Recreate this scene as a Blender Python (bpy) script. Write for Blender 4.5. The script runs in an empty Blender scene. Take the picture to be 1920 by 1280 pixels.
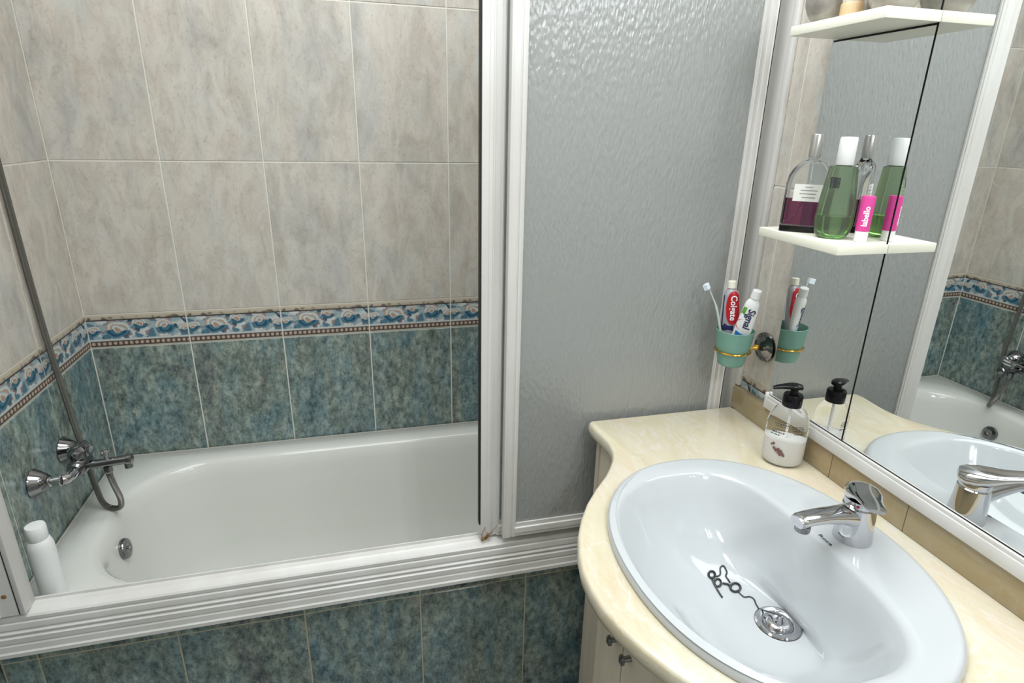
import bpy, bmesh, math, random
import numpy as np
from mathutils import Vector, Matrix, noise

random.seed(7)
SC = bpy.context.scene
COL = SC.collection
PI = math.pi
W = 1.5272        # plane of the mirror
XW = 1.542        # face of the right wall's tiles

# ------------------------------------------------------------------ camera
def camera():
    yaw, pitch, roll, f = -0.2614, -0.3419, 0.0219, 1119.864
    fwd = Vector((-math.sin(yaw)*math.cos(pitch), math.cos(yaw)*math.cos(pitch), math.sin(pitch)))
    right = fwd.cross(Vector((0, 0, 1))).normalized()
    up = right.cross(fwd)
    r2 = math.cos(roll)*right + math.sin(roll)*up
    u2 = -math.sin(roll)*right + math.cos(roll)*up
    cam = bpy.data.cameras.new('camera')
    cam.sensor_fit = 'HORIZONTAL'; cam.sensor_width = 36.0
    cam.lens = f/1920*36.0
    cam.clip_start = 0.02
    o = bpy.data.objects.new('camera', cam)
    COL.objects.link(o)
    m = Matrix((r2, u2, -fwd)).transposed().to_4x4()
    m.translation = Vector((0.7242, -1.7860, 1.4363))
    o.matrix_world = m
    SC.camera = o
camera()

# ------------------------------------------------------------------ world, lights, exposure
SC.view_settings.view_transform = 'Standard'
SC.view_settings.look = 'None'
SC.view_settings.gamma = 1.0
SC.view_settings.use_curve_mapping = False
SC.view_settings.exposure = 0.12
wd = bpy.data.worlds.new('world'); SC.world = wd; wd.use_nodes = True
wd.node_tree.nodes['Background'].inputs[0].default_value = (0.9, 0.95, 1.0, 1)
wd.node_tree.nodes['Background'].inputs[1].default_value = 0.3

def area(name, loc, target, sx, sy, power, col):
    l = bpy.data.lights.new(name, 'AREA'); l.shape = 'RECTANGLE'; l.size = sx; l.size_y = sy
    l.energy = power; l.color = col
    o = bpy.data.objects.new(name, l); COL.objects.link(o)
    o.location = loc
    o.rotation_euler = (Vector(target)-Vector(loc)).to_track_quat('-Z', 'Y').to_euler()
    return o
area('mirror_lamp_light', (1.485, -1.42, 1.96), (1.15, -1.1, 0.6), 0.04, 0.12, 0.95, (0.95, 0.975, 1.0))
area('mirror_lamp_light', (1.485, -1.62, 1.96), (1.15, -1.1, 0.6), 0.04, 0.12, 0.95, (0.95, 0.975, 1.0))
area('added_glow_light', (1.17, -2.20, 2.00), (0.9, -1.0, 0.7), 0.05, 0.16, 2.5, (0.94, 0.975, 1.0))  # unseen light added to make the frosted pane glow near the top
area('added_glow_light', (1.29, -2.20, 2.00), (0.9, -1.0, 0.7), 0.05, 0.16, 2.5, (0.94, 0.975, 1.0))  # second of the pair, added for the same glow
area('ceiling_fill_light', (0.82, -1.02, 2.39), (0.82, -1.02, 0), 1.1, 1.1, 23.5, (0.925, 0.97, 1.0))  # unseen broad fill, added for the ambient light of the room

# ------------------------------------------------------------------ helpers
def lin(c):
    return tuple(((x/255)/12.92 if x/255 <= 0.04045 else ((x/255+0.055)/1.055)**2.4) for x in c)

class MB:
    """collects verts and faces in world coordinates"""
    def __init__(self): self.v = []; self.f = []
    def add(self, vs, fs):
        n = len(self.v); self.v += [tuple(p) for p in vs]
        self.f += [tuple(i+n for i in f) for f in fs]; return self
    def box(self, x0, x1, y0, y1, z0, z1, b=0.0):
        x0, x1 = sorted((x0, x1)); y0, y1 = sorted((y0, y1)); z0, z1 = sorted((z0, z1))
        if b <= 0:
            vs = [(x, y, z) for z in (z0, z1) for y in (y0, y1) for x in (x0, x1)]
            return self.add(vs, [(0, 2, 3, 1), (4, 5, 7, 6), (0, 1, 5, 4), (2, 6, 7, 3), (0, 4, 6, 2), (1, 3, 7, 5)])
        bm = bmesh.new(); bmesh.ops.create_cube(bm, size=1)
        for v in bm.verts:
            v.co = ((x0+x1)/2+v.co.x*(x1-x0), (y0+y1)/2+v.co.y*(y1-y0), (z0+z1)/2+v.co.z*(z1-z0))
        bmesh.ops.bevel(bm, geom=bm.edges[:], offset=b, segments=2, affect='EDGES', profile=0.5)
        bm.verts.index_update()
        vs = [v.co[:] for v in bm.verts]; fs = [tuple(v.index for v in f.verts) for f in bm.faces]
        bm.free(); return self.add(vs, fs)
    def rings(self, rings, closed=True, cap0=True, cap1=True):
        n = len(rings[0]); vs = [p for r in rings for p in r]; fs = []
        for i in range(len(rings)-1):
            for j in range(n if closed else n-1):
                k = (j+1) % n
                fs.append((i*n+j, i*n+k, (i+1)*n+k, (i+1)*n+j))
        if cap0: fs.append(tuple(range(n))[::-1])
        if cap1: fs.append(tuple((len(rings)-1)*n+j for j in range(n)))
        return self.add(vs, fs)
    def lathe(self, prof, c, axis=(0, 0, 1), n=32, cap0=True, cap1=True, sx=1, sy=1, rot=0):
        ax = Vector(axis).normalized()
        e1 = ax.orthogonal().normalized() if abs(ax.z) < 0.999 else Vector((1, 0, 0))
        e2 = ax.cross(e1)
        cc = Vector(c); R = []
        for r, h in prof:
            r = max(r, 1e-5)
            ring = []
            for i in range(n):
                a = 2*PI*i/n
                x, y = r*math.cos(a)*sx, r*math.sin(a)*sy
                x, y = x*math.cos(rot)-y*math.sin(rot), x*math.sin(rot)+y*math.cos(rot)
                ring.append(cc+ax*h+e1*x+e2*y)
            R.append(ring)
        return self.rings(R, True, cap0, cap1)
    def tube(self, path, r, n=12, closed=False, radii=None, flat=1.0):
        P = [Vector(p) for p in path]; m = len(P); R = []
        prev = None
        for i in range(m):
            if closed: t = (P[(i+1) % m]-P[i-1])
            else: t = P[min(i+1, m-1)]-P[max(i-1, 0)]
            t = t.normalized()
            if prev is None:
                e1 = t.orthogonal().normalized()
            else:
                e1 = (prev-t*prev.dot(t)).normalized()
            prev = e1; e2 = t.cross(e1)
            rr = radii[i] if radii else r
            R.append([P[i]+(e1*math.cos(2*PI*j/n)+e2*math.sin(2*PI*j/n)*flat)*rr for j in range(n)])
        if closed:
            R.append(R[0]); return self.rings(R, True, False, False)
        return self.rings(R)
    def prism(self, outline, z0, z1):
        return self.rings([[(x, y, z0) for x, y in outline], [(x, y, z1) for x, y in outline]])
    def extrude_x(self, prof, x0, x1):   # prof = (y, z) polygon
        return self.rings([[(x0, y, z) for y, z in prof], [(x1, y, z) for y, z in prof]])
    def extrude_z(self, prof, z0, z1):   # prof = (x, y)
        return self.rings([[(x, y, z0) for x, y in prof], [(x, y, z1) for x, y in prof]])

def root_of(o):
    while o.parent: o = o.parent
    return o

def obj(name, mb, mat, parent=None, smooth=True, angle=40):
    me = bpy.data.meshes.new(name)
    off = Vector((0, 0, 0))
    if parent is not None: off = root_of(parent).location.copy()
    me.from_pydata([(Vector(v)-off)[:] for v in mb.v], [], mb.f)
    bm = bmesh.new(); bm.from_mesh(me)
    bmesh.ops.recalc_face_normals(bm, faces=bm.faces[:])
    lim = math.radians(angle)
    for f in bm.faces: f.smooth = smooth
    for e in bm.edges:
        if len(e.link_faces) == 2 and e.calc_face_angle(0) > lim: e.smooth = False
    bm.to_mesh(me); bm.free()
    me.materials.append(mat)
    o = bpy.data.objects.new(name, me); COL.objects.link(o)
    if parent is not None: o.parent = parent
    return o

def tag(o, label=None, cat=None, group=None, kind=None):
    if label: o['label'] = label
    if cat: o['category'] = cat
    if group: o['group'] = group
    if kind: o['kind'] = kind
    return o

def thing(name, loc, label=None, cat=None, group=None, kind=None):
    o = bpy.data.objects.new(name, None); COL.objects.link(o)
    o.empty_display_size = 0.05
    o.location = loc
    return tag(o, label, cat, group, kind)

def struct(name, mb, mat, smooth=False):
    return tag(obj(name, mb, mat, None, smooth), kind='structure')

def spline(pts, n=8, closed=False):
    """Catmull-Rom through pts"""
    P = [Vector(p) for p in pts]; out = []; m = len(P)
    rng = range(m) if closed else range(m-1)
    for i in rng:
        if closed: a, b, c, d = P[i-1], P[i], P[(i+1) % m], P[(i+2) % m]
        else: a, b, c, d = P[max(i-1, 0)], P[i], P[i+1], P[min(i+2, m-1)]
        for k in range(n):
            t = k/n
            out.append(0.5*((2*b)+(c-a)*t+(2*a-5*b+4*c-d)*t*t+(3*b-a-3*c+d)*t**3))
    if not closed: out.append(P[-1])
    return out

# ------------------------------------------------------------------ materials
def mat(name, col=(0.8, 0.8, 0.8), rough=0.5, metal=0.0, **kw):
    m = bpy.data.materials.new(name); m.use_nodes = True
    b = m.node_tree.nodes['Principled BSDF']
    b.inputs['Base Color'].default_value = (*col, 1)
    b.inputs['Roughness'].default_value = rough
    b.inputs['Metallic'].default_value = metal
    for k, v in kw.items(): b.inputs[k.replace('_', ' ')].default_value = v
    return m

def N(m, t, **kw):
    n = m.node_tree.nodes.new(t)
    for k, v in kw.items():
        if k.startswith('i_'): n.inputs[k[2:].replace('_', ' ')].default_value = v
        else: setattr(n, k, v)
    return n
def L(m, a, b): m.node_tree.links.new(a, b)

def ramp(m, src, stops, interp='LINEAR'):
    r = N(m, 'ShaderNodeValToRGB'); cr = r.color_ramp; cr.interpolation = interp
    while len(cr.elements) < len(stops): cr.elements.new(0.5)
    for e, (p, c) in zip(cr.elements, stops):
        e.position = p; e.color = (*c, 1)
    L(m, src, r.inputs[0]); return r.outputs[0]

def pos(m, scale=(1, 1, 1), rnd=0.0):
    g = N(m, 'ShaderNodeNewGeometry')
    mp = N(m, 'ShaderNodeMapping'); mp.inputs['Scale'].default_value = scale
    L(m, g.outputs['Position'], mp.inputs['Vector'])
    if rnd:
        oi = N(m, 'ShaderNodeObjectInfo')
        mu = N(m, 'ShaderNodeMath', operation='MULTIPLY'); mu.inputs[1].default_value = rnd
        L(m, oi.outputs['Random'], mu.inputs[0])
        cx = N(m, 'ShaderNodeCombineXYZ')
        for k in range(3): L(m, mu.outputs[0], cx.inputs[k])
        L(m, cx.outputs[0], mp.inputs['Location'])
    return mp.outputs[0]

def noise_tex(m, vec, scale, detail=6, rough=0.6, dist=0.0):
    n = N(m, 'ShaderNodeTexNoise')
    n.inputs['Scale'].default_value = scale; n.inputs['Detail'].default_value = detail
    n.inputs['Roughness'].default_value = rough; n.inputs['Distortion'].default_value = dist
    L(m, vec, n.inputs['Vector']); return n.outputs['Fac']

def mix(m, a, b, fac, mode='MIX'):
    n = N(m, 'ShaderNodeMix', data_type='RGBA', blend_type=mode)
    if isinstance(fac, float): n.inputs[0].default_value = fac
    else: L(m, fac, n.inputs[0])
    for k, s in ((6, a), (7, b)):
        if isinstance(s, tuple): n.inputs[k].default_value = (*s, 1)
        else: L(m, s, n.inputs[k])
    return n.outputs[2]

def bump(m, h, strength=0.2, dist=0.002):
    b = N(m, 'ShaderNodeBump'); b.inputs['Strength'].default_value = strength; b.inputs['Distance'].default_value = dist
    L(m, h, b.inputs['Height']); L(m, b.outputs[0], m.node_tree.nodes['Principled BSDF'].inputs['Normal'])

def bsdf(m): return m.node_tree.nodes['Principled BSDF']

def mat_beige():
    m = mat('beige_mottled_tile', rough=0.28)
    v = pos(m, (1, 1, 0.42), 31.0)
    a = noise_tex(m, v, 24, 8, 0.68, 0.6)
    b = noise_tex(m, v, 7, 4, 0.6, 0.8)
    c = noise_tex(m, pos(m, (1, 1, 0.7), 17.0), 150, 3, 0.6)
    ca = ramp(m, a, [(0.30, lin((152, 144, 132))), (0.44, lin((182, 176, 165))), (0.56, lin((202, 198, 188))), (0.72, lin((212, 209, 200)))])
    cb = ramp(m, b, [(0.32, lin((176, 178, 180))), (0.46, lin((206, 201, 192))), (0.60, lin((214, 202, 190))), (0.7, lin((198, 203, 200)))])
    cc = ramp(m, c, [(0.30, (0.72, 0.70, 0.68)), (0.45, (1, 1, 1))])
    x = mix(m, ca, cb, 0.45); x = mix(m, x, cc, 0.55, 'MULTIPLY')
    L(m, x, bsdf(m).inputs['Base Color'])
    return m
def mat_teal():
    m = mat('teal_mottled_tile', rough=0.22)
    v = pos(m, (1, 1, 0.5), 23.0)
    a = noise_tex(m, v, 28, 9, 0.76, 0.15)
    b = noise_tex(m, pos(m, (1, 1, 0.35), 11.0), 9, 4, 0.6, 0.8)
    c = noise_tex(m, pos(m, (1, 1, 0.6), 5.0), 66, 7, 0.80, 0.1)
    ca = ramp(m, a, [(0.32, lin((52, 72, 80))), (0.44, lin((92, 116, 120))), (0.54, lin((132, 148, 144))), (0.66, lin((172, 180, 172)))])
    cb = ramp(m, b, [(0.32, lin((80, 120, 138))), (0.45, lin((128, 146, 146))), (0.56, lin((140, 144, 128))), (0.66, lin((110, 100, 98)))])
    cc = ramp(m, c, [(0.36, (0.22, 0.27, 0.30)), (0.47, (0.80, 0.82, 0.82)), (0.58, (1.4, 1.4, 1.36))])
    x = mix(m, ca, cb, 0.45); x = mix(m, x, cc, 0.85, 'MULTIPLY')
    L(m, x, bsdf(m).inputs['Base Color'])
    return m
def mat_attr(name, rough=0.25):
    m = mat(name, rough=rough)
    a = N(m, 'ShaderNodeVertexColor', layer_name='print')
    L(m, a.outputs[0], bsdf(m).inputs['Base Color']); return m
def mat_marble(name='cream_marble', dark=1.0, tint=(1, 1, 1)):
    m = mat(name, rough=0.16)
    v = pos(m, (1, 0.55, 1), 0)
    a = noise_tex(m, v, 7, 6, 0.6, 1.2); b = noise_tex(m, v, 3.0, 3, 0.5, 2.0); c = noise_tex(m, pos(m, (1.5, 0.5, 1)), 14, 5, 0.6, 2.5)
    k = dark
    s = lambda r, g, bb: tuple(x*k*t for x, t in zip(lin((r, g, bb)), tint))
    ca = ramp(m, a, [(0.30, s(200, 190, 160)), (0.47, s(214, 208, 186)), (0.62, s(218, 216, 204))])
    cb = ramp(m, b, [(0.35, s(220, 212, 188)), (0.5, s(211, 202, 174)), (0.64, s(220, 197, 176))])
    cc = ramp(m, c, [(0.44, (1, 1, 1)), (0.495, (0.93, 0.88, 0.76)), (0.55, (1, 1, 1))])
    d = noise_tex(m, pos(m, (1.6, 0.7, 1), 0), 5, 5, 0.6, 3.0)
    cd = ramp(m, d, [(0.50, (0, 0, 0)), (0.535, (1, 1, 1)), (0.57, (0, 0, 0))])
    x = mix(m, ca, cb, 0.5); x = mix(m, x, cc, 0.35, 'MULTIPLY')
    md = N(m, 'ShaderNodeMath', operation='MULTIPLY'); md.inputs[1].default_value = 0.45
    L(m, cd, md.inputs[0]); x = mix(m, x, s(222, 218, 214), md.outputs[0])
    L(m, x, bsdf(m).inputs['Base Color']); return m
def mat_frosted():
    m = bpy.data.materials.new('frosted_drop_pattern_glass'); m.use_nodes = True
    nt = m.node_tree; nt.nodes.clear()
    out = N(m, 'ShaderNodeOutputMaterial')
    v1 = pos(m, (1, 1, 0.16)); n1 = noise_tex(m, v1, 260, 3, 0.6, 0.4)
    v2 = pos(m, (1, 1, 0.45)); vo = N(m, 'ShaderNodeTexVoronoi', feature='SMOOTH_F1')
    vo.inputs['Scale'].default_value = 190; L(m, v2, vo.inputs['Vector'])
    mm = N(m, 'ShaderNodeMath', operation='ADD'); L(m, n1, mm.inputs[0]); L(m, vo.outputs['Distance'], mm.inputs[1])
    bp = N(m, 'ShaderNodeBump'); bp.inputs['Strength'].default_value = 0.42; bp.inputs['Distance'].default_value = 0.003
    L(m, mm.outputs[0], bp.inputs['Height'])
    dif = N(m, 'ShaderNodeBsdfDiffuse'); dif.inputs[0].default_value = (*lin((222, 225, 223)), 1)
    tr = N(m, 'ShaderNodeBsdfTranslucent'); tr.inputs[0].default_value = (*lin((240, 243, 241)), 1)
    rf = N(m, 'ShaderNodeBsdfRefraction'); rf.inputs['Roughness'].default_value = 0.12; rf.inputs['IOR'].default_value = 1.12
    rf.inputs[0].default_value = (*lin((236, 239, 238)), 1)
    gl = N(m, 'ShaderNodeBsdfGlossy'); gl.inputs['Roughness'].default_value = 0.20
    for s in (dif, tr, rf, gl): L(m, bp.outputs[0], s.inputs['Normal'])
    a = N(m, 'ShaderNodeMixShader'); a.inputs[0].default_value = 0.36; L(m, dif.outputs[0], a.inputs[1]); L(m, tr.outputs[0], a.inputs[2])
    b = N(m, 'ShaderNodeMixShader'); b.inputs[0].default_value = 0.40; L(m, a.outputs[0], b.inputs[1]); L(m, rf.outputs[0], b.inputs[2])
    fr = N(m, 'ShaderNodeFresnel'); fr.inputs[0].default_value = 1.8; L(m, bp.outputs[0], fr.inputs['Normal'])
    c = N(m, 'ShaderNodeMixShader'); L(m, fr.outputs[0], c.inputs[0]); L(m, b.outputs[0], c.inputs[1]); L(m, gl.outputs[0], c.inputs[2])
    L(m, c.outputs[0], out.inputs[0]); return m
def glass(name, col, rough=0.0, ior=1.45):
    return mat(name, col, rough, 0.0, Transmission_Weight=1.0, IOR=ior)

M = dict(
    beige=mat_beige(), teal=mat_teal(), border=mat_attr('printed_border_tile'), marble=mat_marble(),
    splash=mat_marble('marble_upstand', 0.74, (0.80, 0.70, 0.53)),  # darker, browner copy of the counter marble; grazing shade put into the colour
    grout=mat('grout', lin((226, 223, 212)), 0.85),
    grout_dark=mat('apron_grout', lin((190, 184, 160)), 0.85),
    plaster=mat('plaster', lin((236, 236, 232)), 0.8),
    floor=mat('floor_tile', lin((120, 122, 122)), 0.4),
    pvc=mat('white_lacquered_aluminium', lin((232, 231, 228)), 0.30),
    tub=mat('tub_enamel', lin((226, 227, 221)), 0.13),
    ceramic=mat('white_ceramic', lin((193, 197, 199)), 0.07),
    chrome=mat('chrome', lin((205, 205, 208)), 0.06, 1.0),
    satin=mat('satin_metal', lin((196, 196, 194)), 0.28, 0.9),
    darkchrome=mat('worn_chrome', lin((138, 138, 140)), 0.12, 1.0),
    steel=mat('steel_hose', lin((140, 138, 132)), 0.24, 1.0),
    chain=mat('tarnished_chain', lin((74, 76, 76)), 0.45, 0.7),
    mirror=mat('mirror_silver', (0.88, 0.90, 0.89), 0.0, 1.0),
    black=mat('black_edge', (0.01, 0.01, 0.01), 0.6),
    blackplastic=mat('black_plastic', (0.003, 0.003, 0.0035), 0.22, 0.0, Specular_IOR_Level=0.25),
    shelf=mat('cream_lacquered_wood', lin((240, 238, 222)), 0.35),
    cabinet=mat('cream_cabinet', lin((214, 204, 184)), 0.4),
    whiteplastic=mat('white_plastic', lin((238, 239, 238)), 0.3),
    gold=mat('brass', lin((214, 170, 80)), 0.18, 1.0),
    cup=mat('green_ceramic_tumbler', lin((116, 160, 146)), 0.35),
    frosted=mat_frosted(),
    clear=glass('clear_glass', (0.985, 0.99, 0.985), 0.0, 1.22),
    perfume=glass('purple_perfume', lin((150, 84, 120)), 0.0, 1.15),
    greenglass=mat('green_bottle', lin((206, 222, 200)), 0.05, 0.0, Transmission_Weight=0.93, IOR=1.25),
    greenliquid=glass('green_liquid', lin((176, 212, 140)), 0.05, 1.2),
    soapplastic=mat('clear_plastic', (0.97, 0.97, 0.96), 0.05, 0.0, Transmission_Weight=1.0, IOR=1.15),
    soap=mat('white_soap', lin((236, 234, 230)), 0.3, 0.0, Subsurface_Weight=0.2),
    label=mat('paper_label', lin((226, 226, 220)), 0.6),
    ink=mat('black_ink', lin((40, 40, 44)), 0.6),
    greenglyph=mat('emblem_lines', lin((84, 100, 84)), 0.5),
    greyink=mat('grey_ink', lin((120, 120, 120)), 0.6),
    pink=mat('pink_plastic', lin((214, 70, 150)), 0.3),
    whiteink=mat('white_ink', lin((245, 240, 242)), 0.5),
    red=mat('red_print', lin((178, 24, 38)), 0.35),
    blueink=mat('blue_print', lin((36, 62, 140)), 0.4),
    navy=mat('navy_print', lin((38, 44, 84)), 0.4),
    skyink=mat('sky_print', lin((40, 120, 190)), 0.4),
    greenink=mat('green_print', lin((96, 160, 60)), 0.4),
    salmon=mat('salmon_print', lin((226, 110, 100)), 0.4),
    silvertube=mat('silver_tube', lin((176, 172, 178)), 0.3, 0.3),
    brush=mat('mint_plastic', lin((212, 224, 216)), 0.25, 0.0, Transmission_Weight=0.3),
    bristle=mat('bristles', lin((226, 234, 244)), 0.5),
    bristleb=mat('blue_bristles', lin((110, 150, 200)), 0.5),
    stone=mat('grey_stoneware', lin((168, 160, 150)), 0.3),
    wood=mat('pale_wood', lin((214, 176, 128)), 0.5),
    cream=mat('cream_ceramic', lin((232, 228, 214)), 0.4),
    rust=mat('rusty_residue', lin((140, 104, 58)), 0.8),
    flower=mat('brown_pink_print', lin((120, 84, 80)), 0.6),
    caulk=mat('grey_caulk', lin((176, 176, 168)), 0.7),
)
def woodify():
    m = M['wood']; a = noise_tex(m, pos(m, (1, 1, 0.1)), 90, 3, 0.6)
    L(m, ramp(m, a, [(0.35, lin((192, 158, 116))), (0.6, lin((212, 184, 146)))]), bsdf(m).inputs['Base Color'])
    m = M['stone']; a = noise_tex(m, pos(m), 30, 4, 0.6)
    L(m, ramp(m, a, [(0.35, lin((128, 122, 114))), (0.6, lin((158, 153, 146)))]), bsdf(m).inputs['Base Color'])
    m = M['cabinet']; a = noise_tex(m, pos(m, (1, 1, 0.2)), 20, 3, 0.5)
    L(m, ramp(m, a, [(0.35, lin((208, 197, 176))), (0.6, lin((218, 208, 189)))]), bsdf(m).inputs['Base Color'])
    m = M['pvc']; a = noise_tex(m, pos(m, (1, 1, 0.3)), 12, 3, 0.5)
    L(m, ramp(m, a, [(0.3, lin((212, 210, 205))), (0.65, lin((222, 221, 218)))]), bsdf(m).inputs['Base Color'])
    m = M['plaster']; a = noise_tex(m, pos(m), 6, 3, 0.5)
    L(m, ramp(m, a, [(0.3, lin((228, 228, 224))), (0.65, lin((238, 238, 235)))]), bsdf(m).inputs['Base Color'])
    m = M['floor']; a = noise_tex(m, pos(m), 12, 5, 0.6)
    L(m, ramp(m, a, [(0.3, lin((96, 98, 98))), (0.65, lin((136, 136, 132)))]), bsdf(m).inputs['Base Color'])
    m = M['steel']
    w = N(m, 'ShaderNodeTexWave', wave_type='BANDS', bands_direction='Z'); w.inputs['Scale'].default_value = 260
    L(m, pos(m), w.inputs['Vector']); bump(m, w.outputs['Fac'], 0.8, 0.002)
woodify()

# ------------------------------------------------------------------ the room
Z0, Z1 = 0.0, 2.42
YN = -2.55
TT = 0.0016            # how far a tile stands proud of its grout bed
struct('floor', MB().box(-0.12, XW+0.12, YN-0.1, 0.12, -0.1, 0), M['floor'])
struct('ceiling', MB().box(-0.12, XW+0.12, YN-0.1, 0.12, Z1, Z1+0.1), M['plaster'])
wall_back = struct('wall_back', MB().box(-0.12, XW+0.12, TT, 0.12, 0, Z1), M['grout'])
wall_left = struct('wall_left', MB().box(-0.12, -TT, YN, TT, 0, Z1), M['grout'])
wall_right = struct('wall_right', MB().box(XW+TT, XW+0.12, YN, TT, 0, Z1), M['grout'])
struct('wall_near', MB().box(-0.12, XW+0.12, YN-0.1, YN, 0, Z1), M['plaster'])

tile_cache = {}
G = 0.0018    # half joint
def tile_mesh(w, h, kind):
    k = (round(w, 4), round(h, 4), kind)
    if k in tile_cache: return tile_cache[k]
    a, b = w/2-G, h/2-G; c = 0.0008; t = TT
    me = bpy.data.meshes.new('tile' if kind != 'border' else 'border_tile')
    if kind != 'border':
        vs = []
        for x, z, y in ((a, b, 0), (a, b, -t+c), (a-c, b-c, -t)):
            vs += [(-x, y, -z), (x, y, -z), (x, y, z), (-x, y, z)]
        fs = [(8, 9, 10, 11), (0, 3, 2, 1)]
        for r in (0, 4):
            for j in range(4):
                q = (j+1) % 4; fs.append((r+j, r+q, r+4+q, r+4+j))
        me.from_pydata(vs, [], fs); me.materials.append(M[kind])
    else:
        nx, nz = max(2, int(w/0.0018)), 54
        vs = []; fs = []; cols = []
        for i in range(nx+1):
            for j in range(nz+1):
                u = i/nx*w; v = j/nz*h
                cc, hh = border_col(u, v, w, h)
                # rope and bead mouldings are a real low relief
                vs.append((-a+2*a*i/nx, -t-hh, -b+2*b*j/nz)); cols.append(cc)
        for i in range(nx):
            for j in range(nz):
                p = i*(nz+1)+j; fs.append((p, p+nz+1, p+nz+2, p+1))
        n0 = len(vs); vs += [(-a, 0, -b), (a, 0, -b), (a, 0, b), (-a, 0, b)]; cols += [lin((180, 175, 165))]*4
        q = lambda i, j: i*(nz+1)+j
        fs += [(n0, n0+1, q(nx, 0), q(0, 0)), (n0+3, q(0, nz), q(nx, nz), n0+2), (n0, q(0, 0), q(0, nz), n0+3), (n0+1, n0+2, q(nx, nz), q(nx, 0))]
        me.from_pydata(vs, [], fs); me.materials.append(M['border'])
        at = me.color_attributes.new('print', 'FLOAT_COLOR', 'POINT')
        at.data.foreach_set('color', np.array([[*c, 1] for c in cols], dtype=np.float32).ravel())
    tile_cache[k] = me; return me

def sm(a, b, x):
    t = min(1, max(0, (x-a)/(b-a))); return t*t*(3-2*t)
def mixc(a, b, t): return tuple(x*(1-t)+y*t for x, y in zip(a, b))
CW = lin((204, 208, 206)); CP = lin((152, 172, 178)); CB = lin((82, 122, 142)); CD = lin((34, 82, 106)); CT = lin((186, 152, 126)); CR = lin((128, 100, 98)); CN = lin((62, 54, 54))
def border_col(u, v, w, h):
    n = lambda s, o=0: noise.noise(Vector((u*s+o, v*s, 3.1+o)))
    if v < 0.0205:
        if v < 0.0035: return lin((186, 180, 168)), 0.0
        if v > 0.0185: return lin((176, 174, 170)), 0.0
        t = (u % 0.0135)/0.0135; vv = (v-0.011)/0.0065
        k = int(u/0.0135)
        if k % 2: d = max(abs(t-0.5)*2.3, abs(vv))
        else: d = math.hypot((t-0.5)*1.9, vv*0.95)
        c = mixc(lin((206, 186, 166)), CN, sm(0.45, 0.85, d))
        return mixc(c, lin((116, 90, 80)), 0.25), 0.0012*(1-sm(0.5, 0.9, d))
    if v > 0.080:
        s = (v-0.080)/0.016
        wv = 0.25+0.22*math.sin(u*2*PI/0.05+1)+0.5*n(60)
        if s < 0.22: return CN, 0.0
        c = mixc(lin((184, 174, 156)), lin((92, 78, 70)), (1-sm(0.10, 0.42, abs(s-0.38)))*sm(0.0, 0.35, n(75, 3)+0.12*math.sin(u*2*PI/0.0417))*0.9)
        return c, 0.0012*math.sin(PI*min(1, s))
    # waves
    du = u+0.006*n(45, 7); dv = v+0.006*n(45, 13)
    base = n(38, 1)*0.9+n(90, 5)*0.5
    c = mixc(CP, CW, sm(-0.15, 0.3, base))
    c = mixc(c, CB, sm(0.12, 0.3, n(48, 21)+0.25*n(110, 2)))
    c = mixc(c, CD, sm(0.22, 0.36, n(52, 31)+0.25*n(120, 9)))
    c = mixc(c, CR, 0.8*sm(0.25, 0.4, n(70, 41)))
    for (cu, cv, R, fl) in ((0.072, 0.052, 0.024, 1), (0.192, 0.056, 0.019, -1), (0.132, 0.066, 0.014, -1), (0.012, 0.05, 0.014, 1), (0.245, 0.046, 0.013, 1)):
        x = (du-cu)*fl; y = dv-cv; d = math.hypot(x, y*1.15)
        if d > R*1.5: continue
        a = math.atan2(y, x)
        sp = (d/R*2.0+a/(2*PI)) % 1.0
        if d < R*0.28: c = mixc(CT, CR, 0.3*sm(0, R*0.3, d)); continue
        k = 1-sm(R*1.1, R*1.5, d)
        if a < -0.1 and d > R*0.45:
            cc = mixc(CD, CB, sm(0.35, 0.8, abs(sp-0.5)*2))
        else:
            cc = mixc(CW, CP, sm(0.3, 0.7, sp)) if sp < 0.72 else CT
        c = mixc(c, cc, k)
    if v < 0.026: c = mixc(CW, c, sm(0.022, 0.027, v))
    return c, 0.0004*n(90, 3)

def place_tile(parent, cx, cy, cz, w, h, kind, side, jit=True):
    o = bpy.data.objects.new('tile' if kind != 'border' else 'border_tile', tile_mesh(w, h, kind))
    COL.objects.link(o); o.parent = parent
    rz = {'back': 0, 'left': PI/2, 'right': -PI/2}[side]
    # front face looks to -y at rz 0; +x for the left wall; -x for the right wall
    j = (random.uniform(-1, 1)*0.0012 if jit else 0)
    o.rotation_euler = (0, j*0.5, rz); o.location = (cx, cy, cz)
    return o

ROWS = [(0.032, 0.436, 'teal'), (0.436, 0.8399, 'teal'), (0.8399, 0.936, 'border'), (0.936, 1.3393, 'beige'), (1.3393, 1.736, 'beige'), (1.736, 2.135, 'beige'), (2.135, Z1, 'beige')]
for z0, z1, kind in ROWS:
    cz, h = (z0+z1)/2, z1-z0
    for k in range(6): place_tile(wall_back, 0.25*k+0.125, TT, cz, 0.25, h, kind, 'back')
    place_tile(wall_back, 1.5+0.021, TT, cz, 0.042, h, kind if kind != 'border' else 'beige', 'back')
    for k in range(10):
        y = -0.25*k-0.137 if k else -0.131
        wd_ = 0.262 if k == 0 else 0.25
        yc = -0.131 if k == 0 else -0.262-0.25*(k-1)-0.125
        place_tile(wall_left, -TT, yc, cz, wd_, h, kind, 'left')
    for k in range(10):
        yc = -0.131 if k == 0 else -0.262-0.25*(k-1)-0.125
        place_tile(wall_right, XW+TT, yc, cz, 0.262 if k == 0 else 0.25, h, kind, 'right')
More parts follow.
